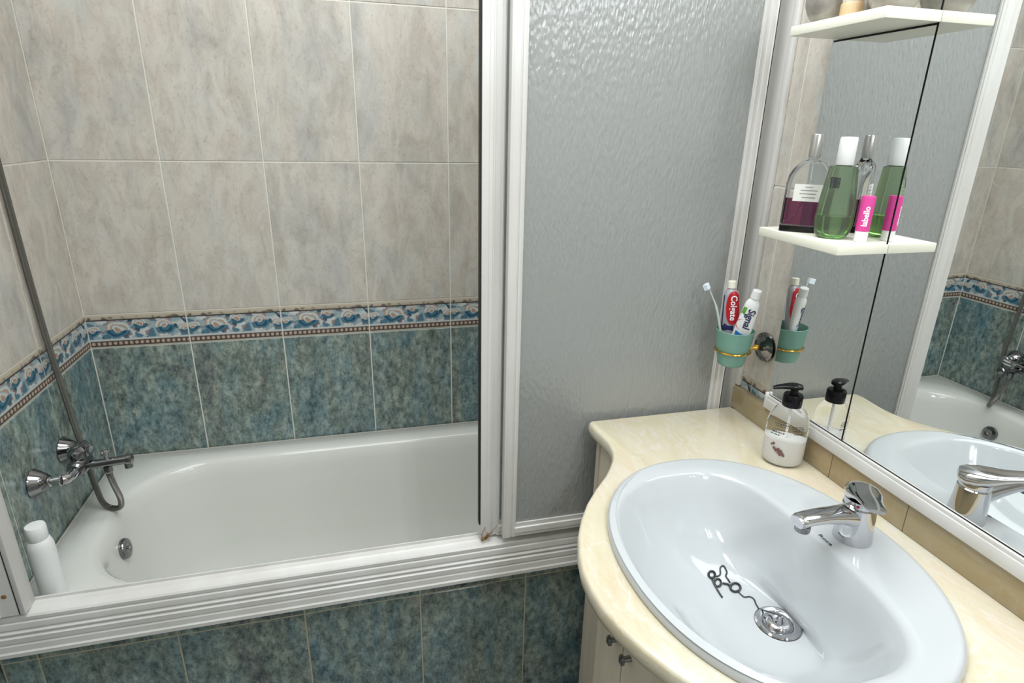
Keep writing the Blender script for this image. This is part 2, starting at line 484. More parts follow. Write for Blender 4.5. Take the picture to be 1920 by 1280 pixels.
# small wall stub under the tub: tiled front
YA = -0.6855
wall_apron = struct('wall_apron', MB().box(0.002, XW-0.002, YA+TT, -0.6645, 0, 0.463), M['grout_dark'])
for z0, z1 in ((0.028, 0.432), (0.432, 0.463)):
    x = 0.0652-0.25
    edges = [0.004]+[0.0652+0.25*k for k in range(6)]+[XW-0.004]
    for a, b in zip(edges[:-1], edges[1:]):
        place_tile(wall_apron, (a+b)/2, YA+TT, (z0+z1)/2, b-a, z1-z0, 'teal', 'back', False)

# ------------------------------------------------------------------ bathtub
def rrect(x0, x1, y0, y1, r, n=10, rl=None):
    """rounded rectangle, counter-clockwise from the right side; rl = radius of the left corners"""
    rl = rl or r; out = []
    for cx, cy, rr, a0 in ((x1-r, y1-r, r, 0), (x0+rl, y1-rl, rl, 90), (x0+rl, y0+rl, rl, 180), (x1-r, y0+r, r, 270)):
        for i in range(n+1):
            a = math.radians(a0+90*i/n); out.append((cx+rr*math.cos(a), cy+rr*math.sin(a)))
    return out
bt = thing('bathtub', (0.77, -0.33, 0.05), 'white enamel bathtub behind the sliding screen', 'bathtub')
tz = 0.50
T = []
def ring(x0, x1, y0, y1, r, z, rl=None): T.append([(x, y, z) for x, y in rrect(x0, x1, y0, y1, r, 10, rl)])
ring(0.004, 1.528, -0.664, -0.002, 0.004, 0.44)
ring(0.004, 1.528, -0.664, -0.002, 0.004, tz-0.004)
ring(0.006, 1.526, -0.662, -0.004, 0.004, tz)
ring(0.075, 1.458, -0.600, -0.068, 0.16, tz, 0.20)
ring(0.086, 1.448, -0.592, -0.076, 0.155, tz-0.004, 0.20)
ring(0.094, 1.440, -0.585, -0.083, 0.15, tz-0.014, 0.20)
ring(0.100, 1.425, -0.578, -0.090, 0.15, tz-0.05, 0.20)
ring(0.118, 1.395, -0.565, -0.102, 0.15, tz-0.16, 0.19)
ring(0.140, 1.340, -0.548, -0.118, 0.15, tz-0.28, 0.18)
ring(0.168, 1.285, -0.525, -0.140, 0.14, tz-0.345, 0.17)
ring(0.215, 1.235, -0.490, -0.175, 0.12, tz-0.375, 0.14)
ring(0.280, 1.180, -0.430, -0.235, 0.09, tz-0.382, 0.09)
obj('tub_shell', MB().rings(T, True, False, True), M['tub'], bt, angle=75)
obj('overflow_cover', MB().lathe([(0.026, -0.004), (0.0265, 0.002), (0.024, 0.006), (0.014, 0.0085), (0.012, 0.0075), (0.0, 0.0085)], (0.1105, -0.335, 0.415), (1, 0, 0.18), 32), M['darkchrome'], bt)
obj('overflow_screw', MB().lathe([(0.004, 0), (0.0035, 0.002), (0, 0.003)], (0.119, -0.335, 0.4165), (1, 0, 0.18), 12), M['chrome'], bt)
obj('sealant_bead', MB().tube([(0.01, -0.0065, tz+0.001), (1.52, -0.0065, tz+0.001)], 0.0035, 8).tube([(0.0055, -0.01, tz+0.001), (0.0055, -0.655, tz+0.001)], 0.003, 8), M['caulk'], bt)

# ------------------------------------------------------------------ shower screen
sf = thing('shower_screen_frame', (0.77, -0.69, 0.465), 'white metal frame with grooved track along the bathtub edge', 'shower screen')
# profile of the bottom track: (y, z)
tp = [(-0.6645, 0.4670), (-0.6645, 0.5575), (-0.6675, 0.5590), (-0.682, 0.5590), (-0.686, 0.5565), (-0.6985, 0.5535), (-0.7015, 0.5500),
      (-0.7015, 0.5430), (-0.6995, 0.5415), (-0.7030, 0.5385), (-0.7045, 0.5300), (-0.7045, 0.5270), (-0.7015, 0.5250), (-0.7030, 0.5225), (-0.7065, 0.5195), (-0.7065, 0.5170),
      (-0.7025, 0.5150), (-0.7035, 0.5120), (-0.7080, 0.5090), (-0.7080, 0.4980), (-0.7060, 0.4955), (-0.7085, 0.4920), (-0.7095, 0.4800), (-0.7120, 0.4770), (-0.7120, 0.4690), (-0.7060, 0.4670)]
obj('bottom_track', MB().extrude_x(tp, 0.020, XW-0.001), M['pvc'], sf, angle=25)
obj('track_rib', MB().box(0.08, 1.534, -0.6680, -0.6650, 0.5592, 0.5650), M['pvc'], sf)
# jambs: profile in (x, y)
jl = [(0.001, -0.660), (0.001, -0.712), (0.018, -0.712), (0.020, -0.707), (0.030, -0.707), (0.033, -0.712), (0.038, -0.712), (0.041, -0.704), (0.069, -0.704), (0.069, -0.672), (0.060, -0.660)]
obj('wall_jamb', MB().extrude_z(jl, 0.5595, 1.965), M['pvc'], sf, angle=25)
obj('jamb_gap_strip', MB().box(0.0692, 0.0722, -0.702, -0.672, 0.5595, 1.965), M['black'], sf)  # black strip put where only a shaded gap runs before the lip
obj('jamb_lip', MB().box(0.0722, 0.081, -0.7055, -0.668, 0.5595, 1.965, 0.0015), M['pvc'], sf)
obj('wall_jamb', MB().box(1.5345, XW-0.0003, -0.7155, -0.655, 0.5605, 1.965, 0.001).box(1.5325, XW-0.0003, -0.7290, -0.7150, 0.9060, 1.965, 0.001), M['pvc'], sf)
obj('corner_cover', MB().box(0.001, 0.0195, -0.7135, -0.664, 0.466, 0.5590, 0.002), M['pvc'], sf)
obj('top_track', MB().box(0.003, XW-0.002, -0.716, -0.655, 1.966, 2.02, 0.003), M['pvc'], sf)
obj('screw_head', MB().lathe([(0.0045, 0), (0.004, 0.0012), (0, 0.0018)], (0.055, -0.704, 0.605), (0, -1, 0), 14), M['rust'], sf)

def stile_prof(x0, x1, y0, y1, ridges):
    """front side (y0 < y1) with grooved ridges given as (fraction, depth)"""
    p = [(x0, y1), (x0, y0)]
    for fr, d in ridges: p.append((x0+(x1-x0)*fr, y0+d))
    p += [(x1, y0), (x1, y1)]
    return p
def panel(name, x0, x1, y0, y1, zb, zt, label, left_r, wl, wr, rail, group):
    t = thing(name, ((x0+x1)/2, (y0+y1)/2, zb), label, 'shower screen', group)
    obj('stile', MB().extrude_z(stile_prof(x0, x0+wl, y0, y1, left_r), zb, zt), M['pvc'], t, angle=25)
    obj('stile', MB().extrude_z(stile_prof(x1-wr, x1, y0, y1, [(0.15, 0.001), (0.2, 0.003), (0.45, 0.003), (0.5, 0.0005), (0.8, 0.0005), (0.85, 0.002)]), zb, zt), M['pvc'], t, angle=25)
    xa, xb = x0+wl+0.0002, x1-wr-0.0002
    rp = [(y1, zb), (y0+0.002, zb), (y0+0.002, zb+rail*0.25), (y0, zb+rail*0.3), (y0, zb+rail*0.72), (y0+0.003, zb+rail*0.78), (y0+0.003, zb+rail), (y1, zb+rail)]
    obj('rail', MB().extrude_x(rp, xa, xb), M['pvc'], t, angle=25)
    obj('rail', MB().box(xa, xb, y0, y1, zt-0.03, zt, 0.002), M['pvc'], t)
    ym = (y0+y1)/2
    g = obj('frosted_pane', MB().box(xa-0.004, xb+0.004, ym-0.0015, ym+0.0015, zb+rail-0.003, zt-0.029), M['frosted'], t)
    tag(g, 'frosted pane with a raised pattern of drops')
    # thin glazing beads that frame the pane
    b = MB().box(xa, xa+0.003, y0+0.003, ym-0.002, zb+rail+0.0002, zt-0.031).box(xb-0.003, xb, y0+0.003, ym-0.002, zb+rail+0.0002, zt-0.031).box(xa+0.0032, xb-0.0032, y0+0.003, ym-0.002, zb+rail+0.0002, zb+rail+0.003)
    obj('glazing_bead', b, M['pvc'], t)
    return t
gp = 'sliding panels of the shower screen'
pf = panel('sliding_panel', 1.0005, 1.5045, -0.7120, -0.6940, 0.5745, 1.955, 'front frosted sliding panel nearer the washbasin, its full pane visible',
      [(0.04, -0.001), (0.12, -0.001), (0.2, 0.0), (0.62, 0.0), (0.68, 0.002), (0.74, 0.002), (0.78, 0.0002), (0.93, 0.0008)], 0.0265, 0.024, 0.030, gp)
obj('edge_dark_strip', MB().box(1.5047, 1.5075, -0.7105, -0.696, 0.58, 1.95), M['black'], pf)  # black strip in place of the shaded gap between stile and jamb
pr_ = panel('sliding_panel', 0.9545, 1.494, -0.6900, -0.6690, 0.5670, 1.955, 'rear frosted sliding panel, white stile showing left of the front panel',
      [(0.30, 0.0), (0.36, -0.0012), (0.50, -0.0012), (0.54, 0.003), (0.62, 0.003), (0.66, 0.0065), (0.90, 0.0065)], 0.040, 0.022, 0.034, gp)
obj('edge_dark_strip', MB().box(0.9515, 0.9543, -0.686, -0.672, 0.60, 1.95), M['black'], pr_)  # dark line down the left edge of the rear stile
# worn bit of brush seal and dirt at the foot of the rear panel
t = MB()
rr = random.Random(4)
for k in range(12):
    a = Vector((0.957+rr.random()*0.010, -0.6925, 0.562+rr.random()*0.006)); b = a+Vector((rr.uniform(-0.012, 0.018), -0.002, rr.uniform(0.004, 0.02)))
    t.tube([a, (a+b)/2+Vector((0.002, -0.001, 0.002)), b], 0.0006, 5)
t.lathe([(0.0, -0.004), (0.0035, -0.002), (0.004, 0.002), (0.0, 0.005)], (0.9585, -0.6930, 0.566), (0, 0, 1), 8)
t.tube(spline([(0.961, -0.6925, 0.566), (0.972, -0.6925, 0.574), (0.985, -0.6925, 0.588), (0.993, -0.6925, 0.597)], 4), 0.0006, 5)
t.tube(spline([(0.956, -0.6925, 0.578), (0.962, -0.6925, 0.590), (0.964, -0.6925, 0.597)], 4), 0.0006, 5)
tag(obj('seal_tuft', t, M['rust'], pr_), 'brown frayed tuft at the foot of the stile')

# ------------------------------------------------------------------ bath mixer with hose
mx = thing('bath_mixer', (0.0, -0.345, 0.672), 'chrome wall mixer with lever and flexible hose above the bathtub', 'tap')
for y in (-0.270, -0.420):
    obj('wall_flange', MB().lathe([(0.031, 0.0), (0.032, 0.002), (0.030, 0.005), (0.023, 0.018), (0.015, 0.030), (0.012, 0.031)], (0.0005, y, 0.676), (1, 0, 0), 32), M['darkchrome'], mx)
for s, y in ((1, -0.420), (-1, -0.270)):
    obj('elbow', MB().lathe([(0.012, 0), (0.012, 0.004), (0.0095, 0.006), (0.0095, 0.012), (0.013, 0.014), (0.013, 0.024), (0.011, 0.026)], (0.030, y, 0.676), (1, 0, 0), 20)
        .tube(spline([(0.054, y, 0.676), (0.062, y+0.008*s, 0.674), (0.064, y+0.022*s, 0.672), (0.064, y+0.045*s, 0.672)], 5), 0.011, 14), M['chrome'], mx)
body = obj('valve_body', MB().lathe([(0.014, 0), (0.017, 0.004), (0.021, 0.012), (0.022, 0.035), (0.021, 0.055), (0.017, 0.064), (0.014, 0.068)], (0.064, -0.379, 0.672), (0, 1, 0), 24), M['darkchrome'], mx)
lv = obj('lever', MB().lathe([(0.021, 0), (0.022, 0.006), (0.020, 0.017), (0.012, 0.023), (0, 0.025)], (0.064, -0.345, 0.692), (0, 0, 1), 24)
    .tube(spline([(0.060, -0.345, 0.712), (0.070, -0.341, 0.716), (0.084, -0.336, 0.724)], 5), 0.006, 12, radii=[0.008]*3+[0.0065]*4+[0.007]*4, flat=0.7), M['darkchrome'], mx)
obj('spout', MB().tube([(0.082, -0.345, 0.668), (0.10, -0.345, 0.668), (0.165, -0.345, 0.672)], 0.0105, 18)
    .lathe([(0.0105, 0), (0.013, 0.001), (0.0135, 0.010), (0.011, 0.013), (0.0, 0.014)], (0.160, -0.345, 0.672), (1, 0, 0.03), 20)
    .lathe([(0.009, 0), (0.009, 0.012), (0.0, 0.0125)], (0.163, -0.345, 0.663), (0, 0, -1), 16), M['darkchrome'], mx)
obj('diverter_knob', MB().lathe([(0.005, 0), (0.005, 0.010), (0.009, 0.012), (0.0085, 0.022), (0, 0.024)], (0.120, -0.345, 0.678), (0, 0, 1), 16), M['chrome'], mx)
obj('hose_nut', MB().lathe([(0.010, 0), (0.010, 0.014), (0.008, 0.018), (0.008, 0.024)], (0.118, -0.345, 0.660), (0, 0, -1), 6), M['darkchrome'], mx, angle=20)
hp = spline([(0.118, -0.345, 0.636), (0.121, -0.340, 0.600), (0.121, -0.325, 0.555), (0.106, -0.300, 0.516), (0.080, -0.284, 0.506), (0.060, -0.276, 0.520), (0.050, -0.268, 0.560), (0.041, -0.258, 0.610), (0.034, -0.248, 0.655), (0.026, -0.2415, 0.705), (0.0195, -0.243, 0.83), (0.0135, -0.2445, 0.953), (0.011, -0.248, 1.10), (0.012, -0.256, 1.30), (0.016, -0.268, 1.52)], 8)
hose = obj('flexible_hose', MB().tube(hp, 0.0068, 14), M['steel'], mx)
# wall bracket that carries the hose's upper end and hand shower, above the picture
br = thing('hand_shower', (0.0, -0.272, 1.50), 'chrome hand shower in a wall bracket above the bath mixer', 'shower')
obj('wall_bracket', MB().lathe([(0.022, 0.0005), (0.022, 0.006), (0.010, 0.010), (0.010, 0.028)], (0, -0.272, 1.56), (1, 0, 0), 20).lathe([(0.015, -0.012), (0.016, 0.012)], (0.036, -0.272, 1.562), (0.25, 0, 1), 20), M['chrome'], br)
obj('handle', MB().tube([(0.0185, -0.269, 1.528), (0.030, -0.272, 1.548), (0.052, -0.274, 1.66), (0.066, -0.275, 1.72)], 0.011, 14, radii=[0.009, 0.012, 0.012, 0.013]), M['chrome'], br)
obj('spray_head', MB().lathe([(0.015, -0.01), (0.034, 0.006), (0.036, 0.016), (0.033, 0.02)], (0.068, -0.275, 1.735), (1, 0, -0.5), 28), M['chrome'], br)

# white shampoo bottle on the tub corner
sb = thing('shampoo_bottle', (0.0755, -0.596, tz), 'plain white plastic bottle standing on the near left tub corner', 'bottle')
obj('bottle_body', MB().lathe([(0.020, 0.0008), (0.0230, 0.004), (0.0235, 0.05), (0.0235, 0.128), (0.0225, 0.138), (0.0195, 0.1475), (0.0185, 0.149)], (0.0755, -0.596, tz), n=36, sx=1.0, sy=0.9), M['whiteplastic'], sb)
obj('cap', MB().lathe([(0.0165, 0.1492), (0.0175, 0.151), (0.0180, 0.176), (0.0165, 0.180), (0.0, 0.181)], (0.0755, -0.596, tz), n=32), M['whiteplastic'], sb)

# ------------------------------------------------------------------ vanity
ZC = 0.852; SL = 0.030
BX, BY = 1.270, -1.185
half = [(1.527, -0.7200), (1.40, -0.7200), (1.25, -0.7200), (1.190, -0.7200), (1.1815, -0.7235), (1.1790, -0.735), (1.1800, -0.760), (1.1845, -0.795), (1.1850, -0.822), (1.1790, -0.853),
        (1.1680, -0.878), (1.1500, -0.905), (1.1330, -0.927), (1.1000, -0.962), (1.0700, -0.998), (1.0450, -1.036), (1.0260, -1.073), (1.0110, -1.115), (1.0030, -1.150), (1.0010, -1.186)]
def outline(off=0.0, xmax=1.527):
    """counter edge, moved inwards by off; front edge mirrored about the basin axis"""
    h = [(min(x, xmax), y) for x, y in half]
    pts = h+[(x, 2*BY-y) for x, y in h[::-1][1:]]
    if off:
        n = len(pts); out = []
        for i, (x, y) in enumerate(pts):
            a = Vector(pts[max(i-1, 0)]); b = Vector(pts[min(i+1, n-1)]); t = (b-a).normalized()
            nx, ny = -t.y, t.x
            x2, y2 = x+nx*off*(1), y+ny*off*(1)
            if x >= xmax-1e-6: x2 = x; y2 = y+(-off if i == 0 else off)
            out.append((x2, y2))
        return out
    return pts
def resample(pts, angs, c):
    """star-shaped resample about c at the given angles (closed outline)"""
    res = []
    P = [Vector((x-c[0], y-c[1])) for x, y in pts]; n = len(P)
    for a in angs:
        d = Vector((math.cos(a), math.sin(a))); best = None
        for i in range(n):
            p, q = P[i], P[(i+1) % n]; e = q-p
            den = d.x*e.y-d.y*e.x
            if abs(den) < 1e-12: continue
            t = (p.x*e.y-p.y*e.x)/den; s = (p.x*d.y-p.y*d.x)/den
            if t > 0 and -1e-6 <= s <= 1+1e-6 and (best is None or t > best): best = t
        res.append((c[0]+d.x*best, c[1]+d.y*best))
    return res
corner_angs = [math.atan2(y-BY, x-BX) for x, y in outline()]
angs = sorted(set([round(-PI+2*PI*i/180, 5) for i in range(180)]+[round(a, 5) for a in corner_angs]))
def basin_outer(k=1.0, d=0.0):
    out = []
    for a in angs:
        ca, sa = math.cos(a), math.sin(a)
        A, B, n = 0.2125*k-d, 0.2590*k-d, 2.12
        r = (abs(ca/A)**n+abs(sa/B)**n)**(-1/n)
        out.append((BX+r*ca, BY+r*sa))
    return out
ct = thing('countertop', (1.30, BY, ZC-SL), 'cream marble vanity countertop with a curved bulging front edge', 'countertop')
R = []
hole = basin_outer(1.0, 0.018)
def rr_(pts, z): R.append([(x, y, z) for x, y in pts])
rr_(hole, ZC-SL); rr_(hole, ZC)
for off, z in ((0.006, ZC), (0.0025, ZC-0.0015), (0.0008, ZC-0.005), (0.0, ZC-0.012), (0.0, ZC-0.018), (0.002, ZC-0.026), (0.007, ZC-SL)):
    rr_(resample(outline(off), angs, (BX, BY)), z)
mbt = MB().rings(R, True, False, False)
n_ = len(angs); k_ = len(R)-1
mbt.f += [(k_*n_+j, k_*n_+(j+1) % n_, (j+1) % n_, j) for j in range(n_)]
obj('stone_slab', mbt, M['marble'], ct, angle=50)

up = thing('marble_upstand', (1.534, BY, ZC), 'brown marble upstand strip between countertop and mirror, shade darkened into its colour', 'upstand')
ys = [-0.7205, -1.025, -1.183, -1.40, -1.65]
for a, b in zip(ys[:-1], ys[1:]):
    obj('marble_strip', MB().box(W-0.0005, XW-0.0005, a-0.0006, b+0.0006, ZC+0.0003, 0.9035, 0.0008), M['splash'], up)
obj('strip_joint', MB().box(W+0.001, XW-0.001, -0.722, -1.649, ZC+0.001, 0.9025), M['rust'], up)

# washbasin
wb = thing('washbasin', (BX, BY, ZC), 'white oval ceramic washbasin set into the marble countertop', 'washbasin')
CX0, CY0 = 1.2335, -1.1880; DX, DY = 1.3170, -1.1940
def inner(k, c, z, nr=3.4, nl=2.15):
    out = []
    for a in angs:
        ca, sa = math.cos(a), math.sin(a)
        A = 0.1335 if ca > 0 else 0.1620; nn = nr if ca > 0 else nl
        w_ = min(1, abs(ca)*6); nn = 2.6*(1-w_)+nn*w_
        r = (abs(ca/A)**nn+abs(sa/0.2170)**nn)**(-1/nn)
        r = r*max(k, 1e-9)
        if k < 0.5:     # towards the waste the rings become round
            r = (r/max(k, 1e-9)*0.5)*(k/0.5)+0.0345*(1-k/0.5) if k > 0 else 0.0345
        out.append((c[0]+r*ca, c[1]+r*sa, z))
    return out
BR = []
zt = ZC+0.0165
for d, z in ((0.020, ZC-0.004), (0.0175, ZC+0.0002), (0.001, ZC+0.0004), (0.0, ZC+0.0030), (0.0, ZC+0.0080), (0.002, ZC+0.0125), (0.006, ZC+0.0155), (0.012, zt)):
    BR.append([(x, y, z) for x, y in basin_outer(1.0, d)])
BR = [[(x, y, ZC-0.05) for x, y in basin_outer(1.0, 0.024)]]+BR
for k, dz in ((1.075, 0.0012), (1.03, 0.0018), (1.0, 0.0042), (0.978, 0.009)):
    BR.append(inner(k, (CX0, CY0), zt-dz))
DEP = 0.142
for i in range(1, 15):
    s = i/14
    k = 0.965*(1-s)**0.92
    c = (CX0+(DX-CX0)*s**1.1, CY0+(DY-CY0)*s)
    f = 1-(1-min(1, s/0.93))**2.6
    ring_ = inner(k if k > 0 else 0.0, c, zt-0.014-(DEP-0.014)*f)
    BR.append(ring_)
basin = obj('basin_bowl', MB().rings(BR, True, False, False), M['ceramic'], wb, angle=80)
ZD = zt-DEP
wst = obj('waste_outlet', MB().lathe([(0.0335, 0.0), (0.0345, 0.0015), (0.0320, 0.0035), (0.0240, 0.0030), (0.0215, 0.0008), (0.0205, -0.006), (0.0, -0.007)], (DX, DY, ZD), n=40), M['chrome'], wb)
plug = thing('basin_plug', (DX, DY, ZD), 'chrome plug with a dark bead chain coiled inside the washbasin', 'plug')
obj('plug_cap', MB().lathe([(0.0185, -0.005), (0.0190, 0.0035), (0.0165, 0.006), (0.010, 0.0068), (0.0085, 0.006), (0.0, 0.0065)], (DX+0.001, DY, ZD), n=36), M['chrome'], plug)
obj('plug_eye', MB().tube([(DX+0.001+0.0055*math.cos(a), DY, ZD+0.009+0.0055*math.sin(a)) for a in [2*PI*i/16 for i in range(16)]], 0.0012, 6, True), M['darkchrome'], plug)
BASIN_BR = BR

def to_basin(x, y):
    """height of the bowl below (x, y) by a ray cast on the finished bowl mesh"""
    loc = wb.location
    ok, p, nrm, _ = basin.ray_cast(Vector((x, y, 1.2))-loc, Vector((0, 0, -1)))
    return (p.z+loc.z) if ok else ZD
bpy.context.view_layer.update()

# bead chain lying in loops on the bowl, left of the plug
def on_bowl(pts, lift, closed=False):
    S = spline([(x, y, 0) for x, y in pts], 6, closed)
    return [Vector((p.x, p.y, to_basin(p.x, p.y)+lift)) for p in S]
def beads(path, r, closed=False):
    n = len(path)
    return MB().tube(path, r, 8, closed, radii=[r*(1.15 if i % 2 else 0.78) for i in range(n)])
CA = [(1.3060, -1.1612), (1.3081, -1.1513), (1.3111, -1.1423), (1.3081, -1.1358), (1.2992, -1.1346), (1.2965, -1.1300), (1.2953, -1.1232)]
CR1 = [(1.3031, -1.1168), (1.2964, -1.1216), (1.2884, -1.1216), (1.2851, -1.1167), (1.2890, -1.1104), (1.2973, -1.1076), (1.3035, -1.1106)]
CB_ = [(1.2870, -1.1143), (1.2854, -1.1076), (1.2775, -1.1044)]
CL = [(1.2909, -1.1053), (1.2907, -1.1005), (1.2896, -1.0940), (1.2945, -1.0885), (1.2932, -1.0797), (1.2861, -1.0813), (1.2812, -1.0900), (1.2735, -1.0919), (1.2698, -1.0897)]
CR2 = [(1.2753, -1.1032), (1.2690, -1.1082), (1.2629, -1.1073), (1.2631, -1.1015), (1.2694, -1.0965), (1.2754, -1.0975)]
CR3 = [(1.2713, -1.0899), (1.2659, -1.0937), (1.2600, -1.0930), (1.2597, -1.0882), (1.2652, -1.0842), (1.2710, -1.0852)]
CTL = [(1.2625, -1.0950), (1.2616, -1.1021), (1.2614, -1.1119), (1.2613, -1.1201), (1.2613, -1.1291)]
start = spline([(DX+0.001, DY+0.0005, ZD+0.0145), (DX-0.004, DY+0.012, ZD+0.0105), (DX-0.008, DY+0.022, ZD+0.0060)], 4)
bc = beads(start+on_bowl(CA, 0.0013), 0.0011)
for pts, r, cl in ((CR1, 0.0018, True), (CB_, 0.0018, False), (CL, 0.0013, False), (CR2, 0.0017, True), (CR3, 0.0018, True), (CTL, 0.0015, False)):
    p = on_bowl(pts, r+0.0002, cl)
    b_ = beads(p, r, cl); bc.add(b_.v, b_.f)
obj('bead_chain', bc, M['chain'], plug)

# text helper: flat lettering as real mesh, built in the plane (ex, ey) at point p
def text_mesh(s, size, p, ex, ey, depth=0.0002, bold=0.0, shear=0.0, spacing=1.0):
    cu = bpy.data.curves.new('lettering', 'FONT'); cu.body = s; cu.size = size
    cu.align_x = 'CENTER'; cu.align_y = 'CENTER'; cu.extrude = depth; cu.offset = bold; cu.shear = shear; cu.space_character = spacing
    cu.resolution_u = 3
    o = bpy.data.objects.new('lettering', cu); COL.objects.link(o)
    bpy.context.view_layer.update()
    me = bpy.data.meshes.new_from_object(o.evaluated_get(bpy.context.evaluated_depsgraph_get()))
    ex = Vector(ex).normalized(); ey = Vector(ey).normalized(); ez = ex.cross(ey); p = Vector(p)
    mb = MB(); mb.add([p+ex*v.co.x+ey*v.co.y+ez*v.co.z for v in me.vertices], [tuple(f.vertices) for f in me.polygons])
    bpy.data.objects.remove(o); bpy.data.curves.remove(cu); bpy.data.meshes.remove(me)
    return mb
def sliced(mb, origin, nrm, step, k):
    """cut a flat decal into narrow strips so that it can be bent"""
    bm = bmesh.new(); vs = [bm.verts.new(v) for v in mb.v]
    for f in mb.f:
        try: bm.faces.new([vs[i] for i in f])
        except ValueError: pass
    for i in range(-k, k+1):
        bmesh.ops.bisect_plane(bm, geom=bm.verts[:]+bm.edges[:]+bm.faces[:], dist=1e-7, plane_co=Vector(origin)+Vector(nrm)*(i*step), plane_no=Vector(nrm))
    bm.verts.index_update(); out = MB(); out.add([v.co[:] for v in bm.verts], [tuple(v.index for v in f.verts) for f in bm.faces]); bm.free()
    return out
def curved(mb, c, r, ex0):
    """wrap a flat decal (x along ex0's tangent, z up) on a vertical cylinder of radius r about c"""
    a0 = math.atan2(ex0[1], ex0[0]); tv = Vector((-math.sin(a0), math.cos(a0), 0)); nv = Vector((math.cos(a0), math.sin(a0), 0))
    out = []
    for v in mb.v:
        d = Vector(v)-Vector(c); s = d.dot(tv); h = d.dot(nv)
        a = a0+s/r; rr = h
        out.append((c[0]+rr*math.cos(a), c[1]+rr*math.sin(a), v[2]))
    mb.v = out; return mb

# ---- basin mixer tap
FX, FY = 1.419, -1.193
FZ = to_basin(FX, FY)-0.0005
fa = thing('basin_mixer_tap', (FX, FY, FZ), 'chrome single-lever mixer tap on the back rim of the washbasin', 'tap')
def ell(cx, cy, z, rx, ry, rot=0, n=32, tilt=(0, 0)):
    out = []
    for i in range(n):
        a = 2*PI*i/n; x, y = rx*math.cos(a), ry*math.sin(a)
        X = x*math.cos(rot)-y*math.sin(rot); Y = x*math.sin(rot)+y*math.cos(rot)
        out.append((cx+X, cy+Y, z+tilt[0]*X+tilt[1]*Y))
    return out
obj('tap_body', MB().rings([ell(FX, FY, FZ+0.0, 0.0265, 0.0265), ell(FX, FY, FZ+0.003, 0.0270, 0.0270), ell(FX, FY, FZ+0.02, 0.0255, 0.0255), ell(FX, FY, FZ+0.045, 0.0240, 0.0240), ell(FX, FY, FZ+0.058, 0.0228, 0.0228), ell(FX, FY, FZ+0.061, 0.0195, 0.0195)]), M['chrome'], fa)
sp = []
for i, (d, z, hw, hh) in enumerate([(0.005, 0.040, 0.019, 0.016), (0.022, 0.044, 0.0175, 0.014), (0.040, 0.049, 0.0155, 0.0105), (0.070, 0.054, 0.0140, 0.0085), (0.098, 0.056, 0.0135, 0.0080), (0.112, 0.055, 0.0130, 0.0085), (0.117, 0.054, 0.0115, 0.0070)]):
    ux, uy = -0.996, -0.085
    c = Vector((FX+ux*d, FY+uy*d, FZ+z)); sd = Vector((-uy, ux, 0))
    ring_ = []
    for k in range(24):
        a = 2*PI*k/24; n = 2.8
        r = (abs(math.cos(a))**n+abs(math.sin(a))**n)**(-1/n)
        ring_.append(c+sd*(hw*r*math.cos(a))+Vector((0, 0, hh*r*math.sin(a))))
    sp.append(ring_)
obj('spout', MB().rings(sp), M['chrome'], fa)
tipc = (FX-0.996*0.104, FY-0.085*0.104, FZ+0.0475)
obj('aerator', MB().lathe([(0.0105, 0.0), (0.0110, 0.004), (0.0105, 0.010), (0.0085, 0.0105), (0.008, 0.008), (0, 0.008)], tipc, (0, 0, -1), 24), M['darkchrome'], fa)
# lever: dome over the cartridge drawn out into a handle that rises towards the room
ld = Vector((-0.62, -0.785, 0)).normalized(); ls = Vector((-ld.y, ld.x, 0))
def lev(d, z, hw, hh, flat=2.4):
    c = Vector((FX, FY, FZ))+ld*d+Vector((0, 0, z)); out = []
    for k in range(28):
        a = 2*PI*k/28; r = (abs(math.cos(a))**flat+abs(math.sin(a))**flat)**(-1/flat)
        out.append(c+ls*(hw*r*math.cos(a))+(Vector((0, 0, 1))*0.97-ld*0.22)*(hh*r*math.sin(a)))
    return out
obj('lever', MB().rings([lev(-0.0255, 0.072, 0.008, 0.006), lev(-0.023, 0.073, 0.016, 0.010), lev(-0.014, 0.0745, 0.0225, 0.0125), lev(0.0, 0.077, 0.0245, 0.0135), lev(0.014, 0.081, 0.0240, 0.0110),
     lev(0.030, 0.0875, 0.0205, 0.0065), lev(0.050, 0.0950, 0.0170, 0.0045), lev(0.075, 0.1035, 0.0150, 0.0038), lev(0.098, 0.1105, 0.0135, 0.0036), lev(0.104, 0.1120, 0.0100, 0.0025)]), M['chrome'], fa)
obj('lever_collar', MB().rings([ell(FX, FY, FZ+0.0605, 0.0215, 0.0215), ell(FX, FY, FZ+0.064, 0.0225, 0.0225), ell(FX, FY, FZ+0.070, 0.0220, 0.0220)]), M['chrome'], fa)
tag(obj('temperature_mark', MB().lathe([(0.0022, 0), (0.0022, 0.001), (0, 0.0012)], (FX-0.0215*0.80, FY-0.0215*0.60, FZ+0.0655), (-0.8, -0.6, 0), 12), M['red'], fa), 'small red temperature dot')

# maker's mark printed on the bowl wall in front of the tap
mk = text_mesh('Roca', 0.0135, (0, 0, 0), (1, 0, 0), (0, 1, 0), 0.0, 0.0002)
mo = MB(); vv = []
for x, y, z in mk.v:
    px, py = 1.3755+y*0.55, -1.1890-x
    vv.append((px, py, to_basin(px, py)+0.0006-0.00))
mo.add(vv, mk.f); obj('makers_mark', mo, M['navy'], wb)

# ---- vanity cabinet
vc = thing('vanity_cabinet', (1.33, BY, 0.0), 'cream curved-front vanity cabinet with two doors under the countertop', 'cabinet')
def front_curve(off):
    return [p for p in outline(off) ]
zb, ztp = 0.10, ZC-SL-0.0006
co = [(x, y) for x, y in outline(0.045)]
co = [(max(x, 1.045), y) for x, y in co]
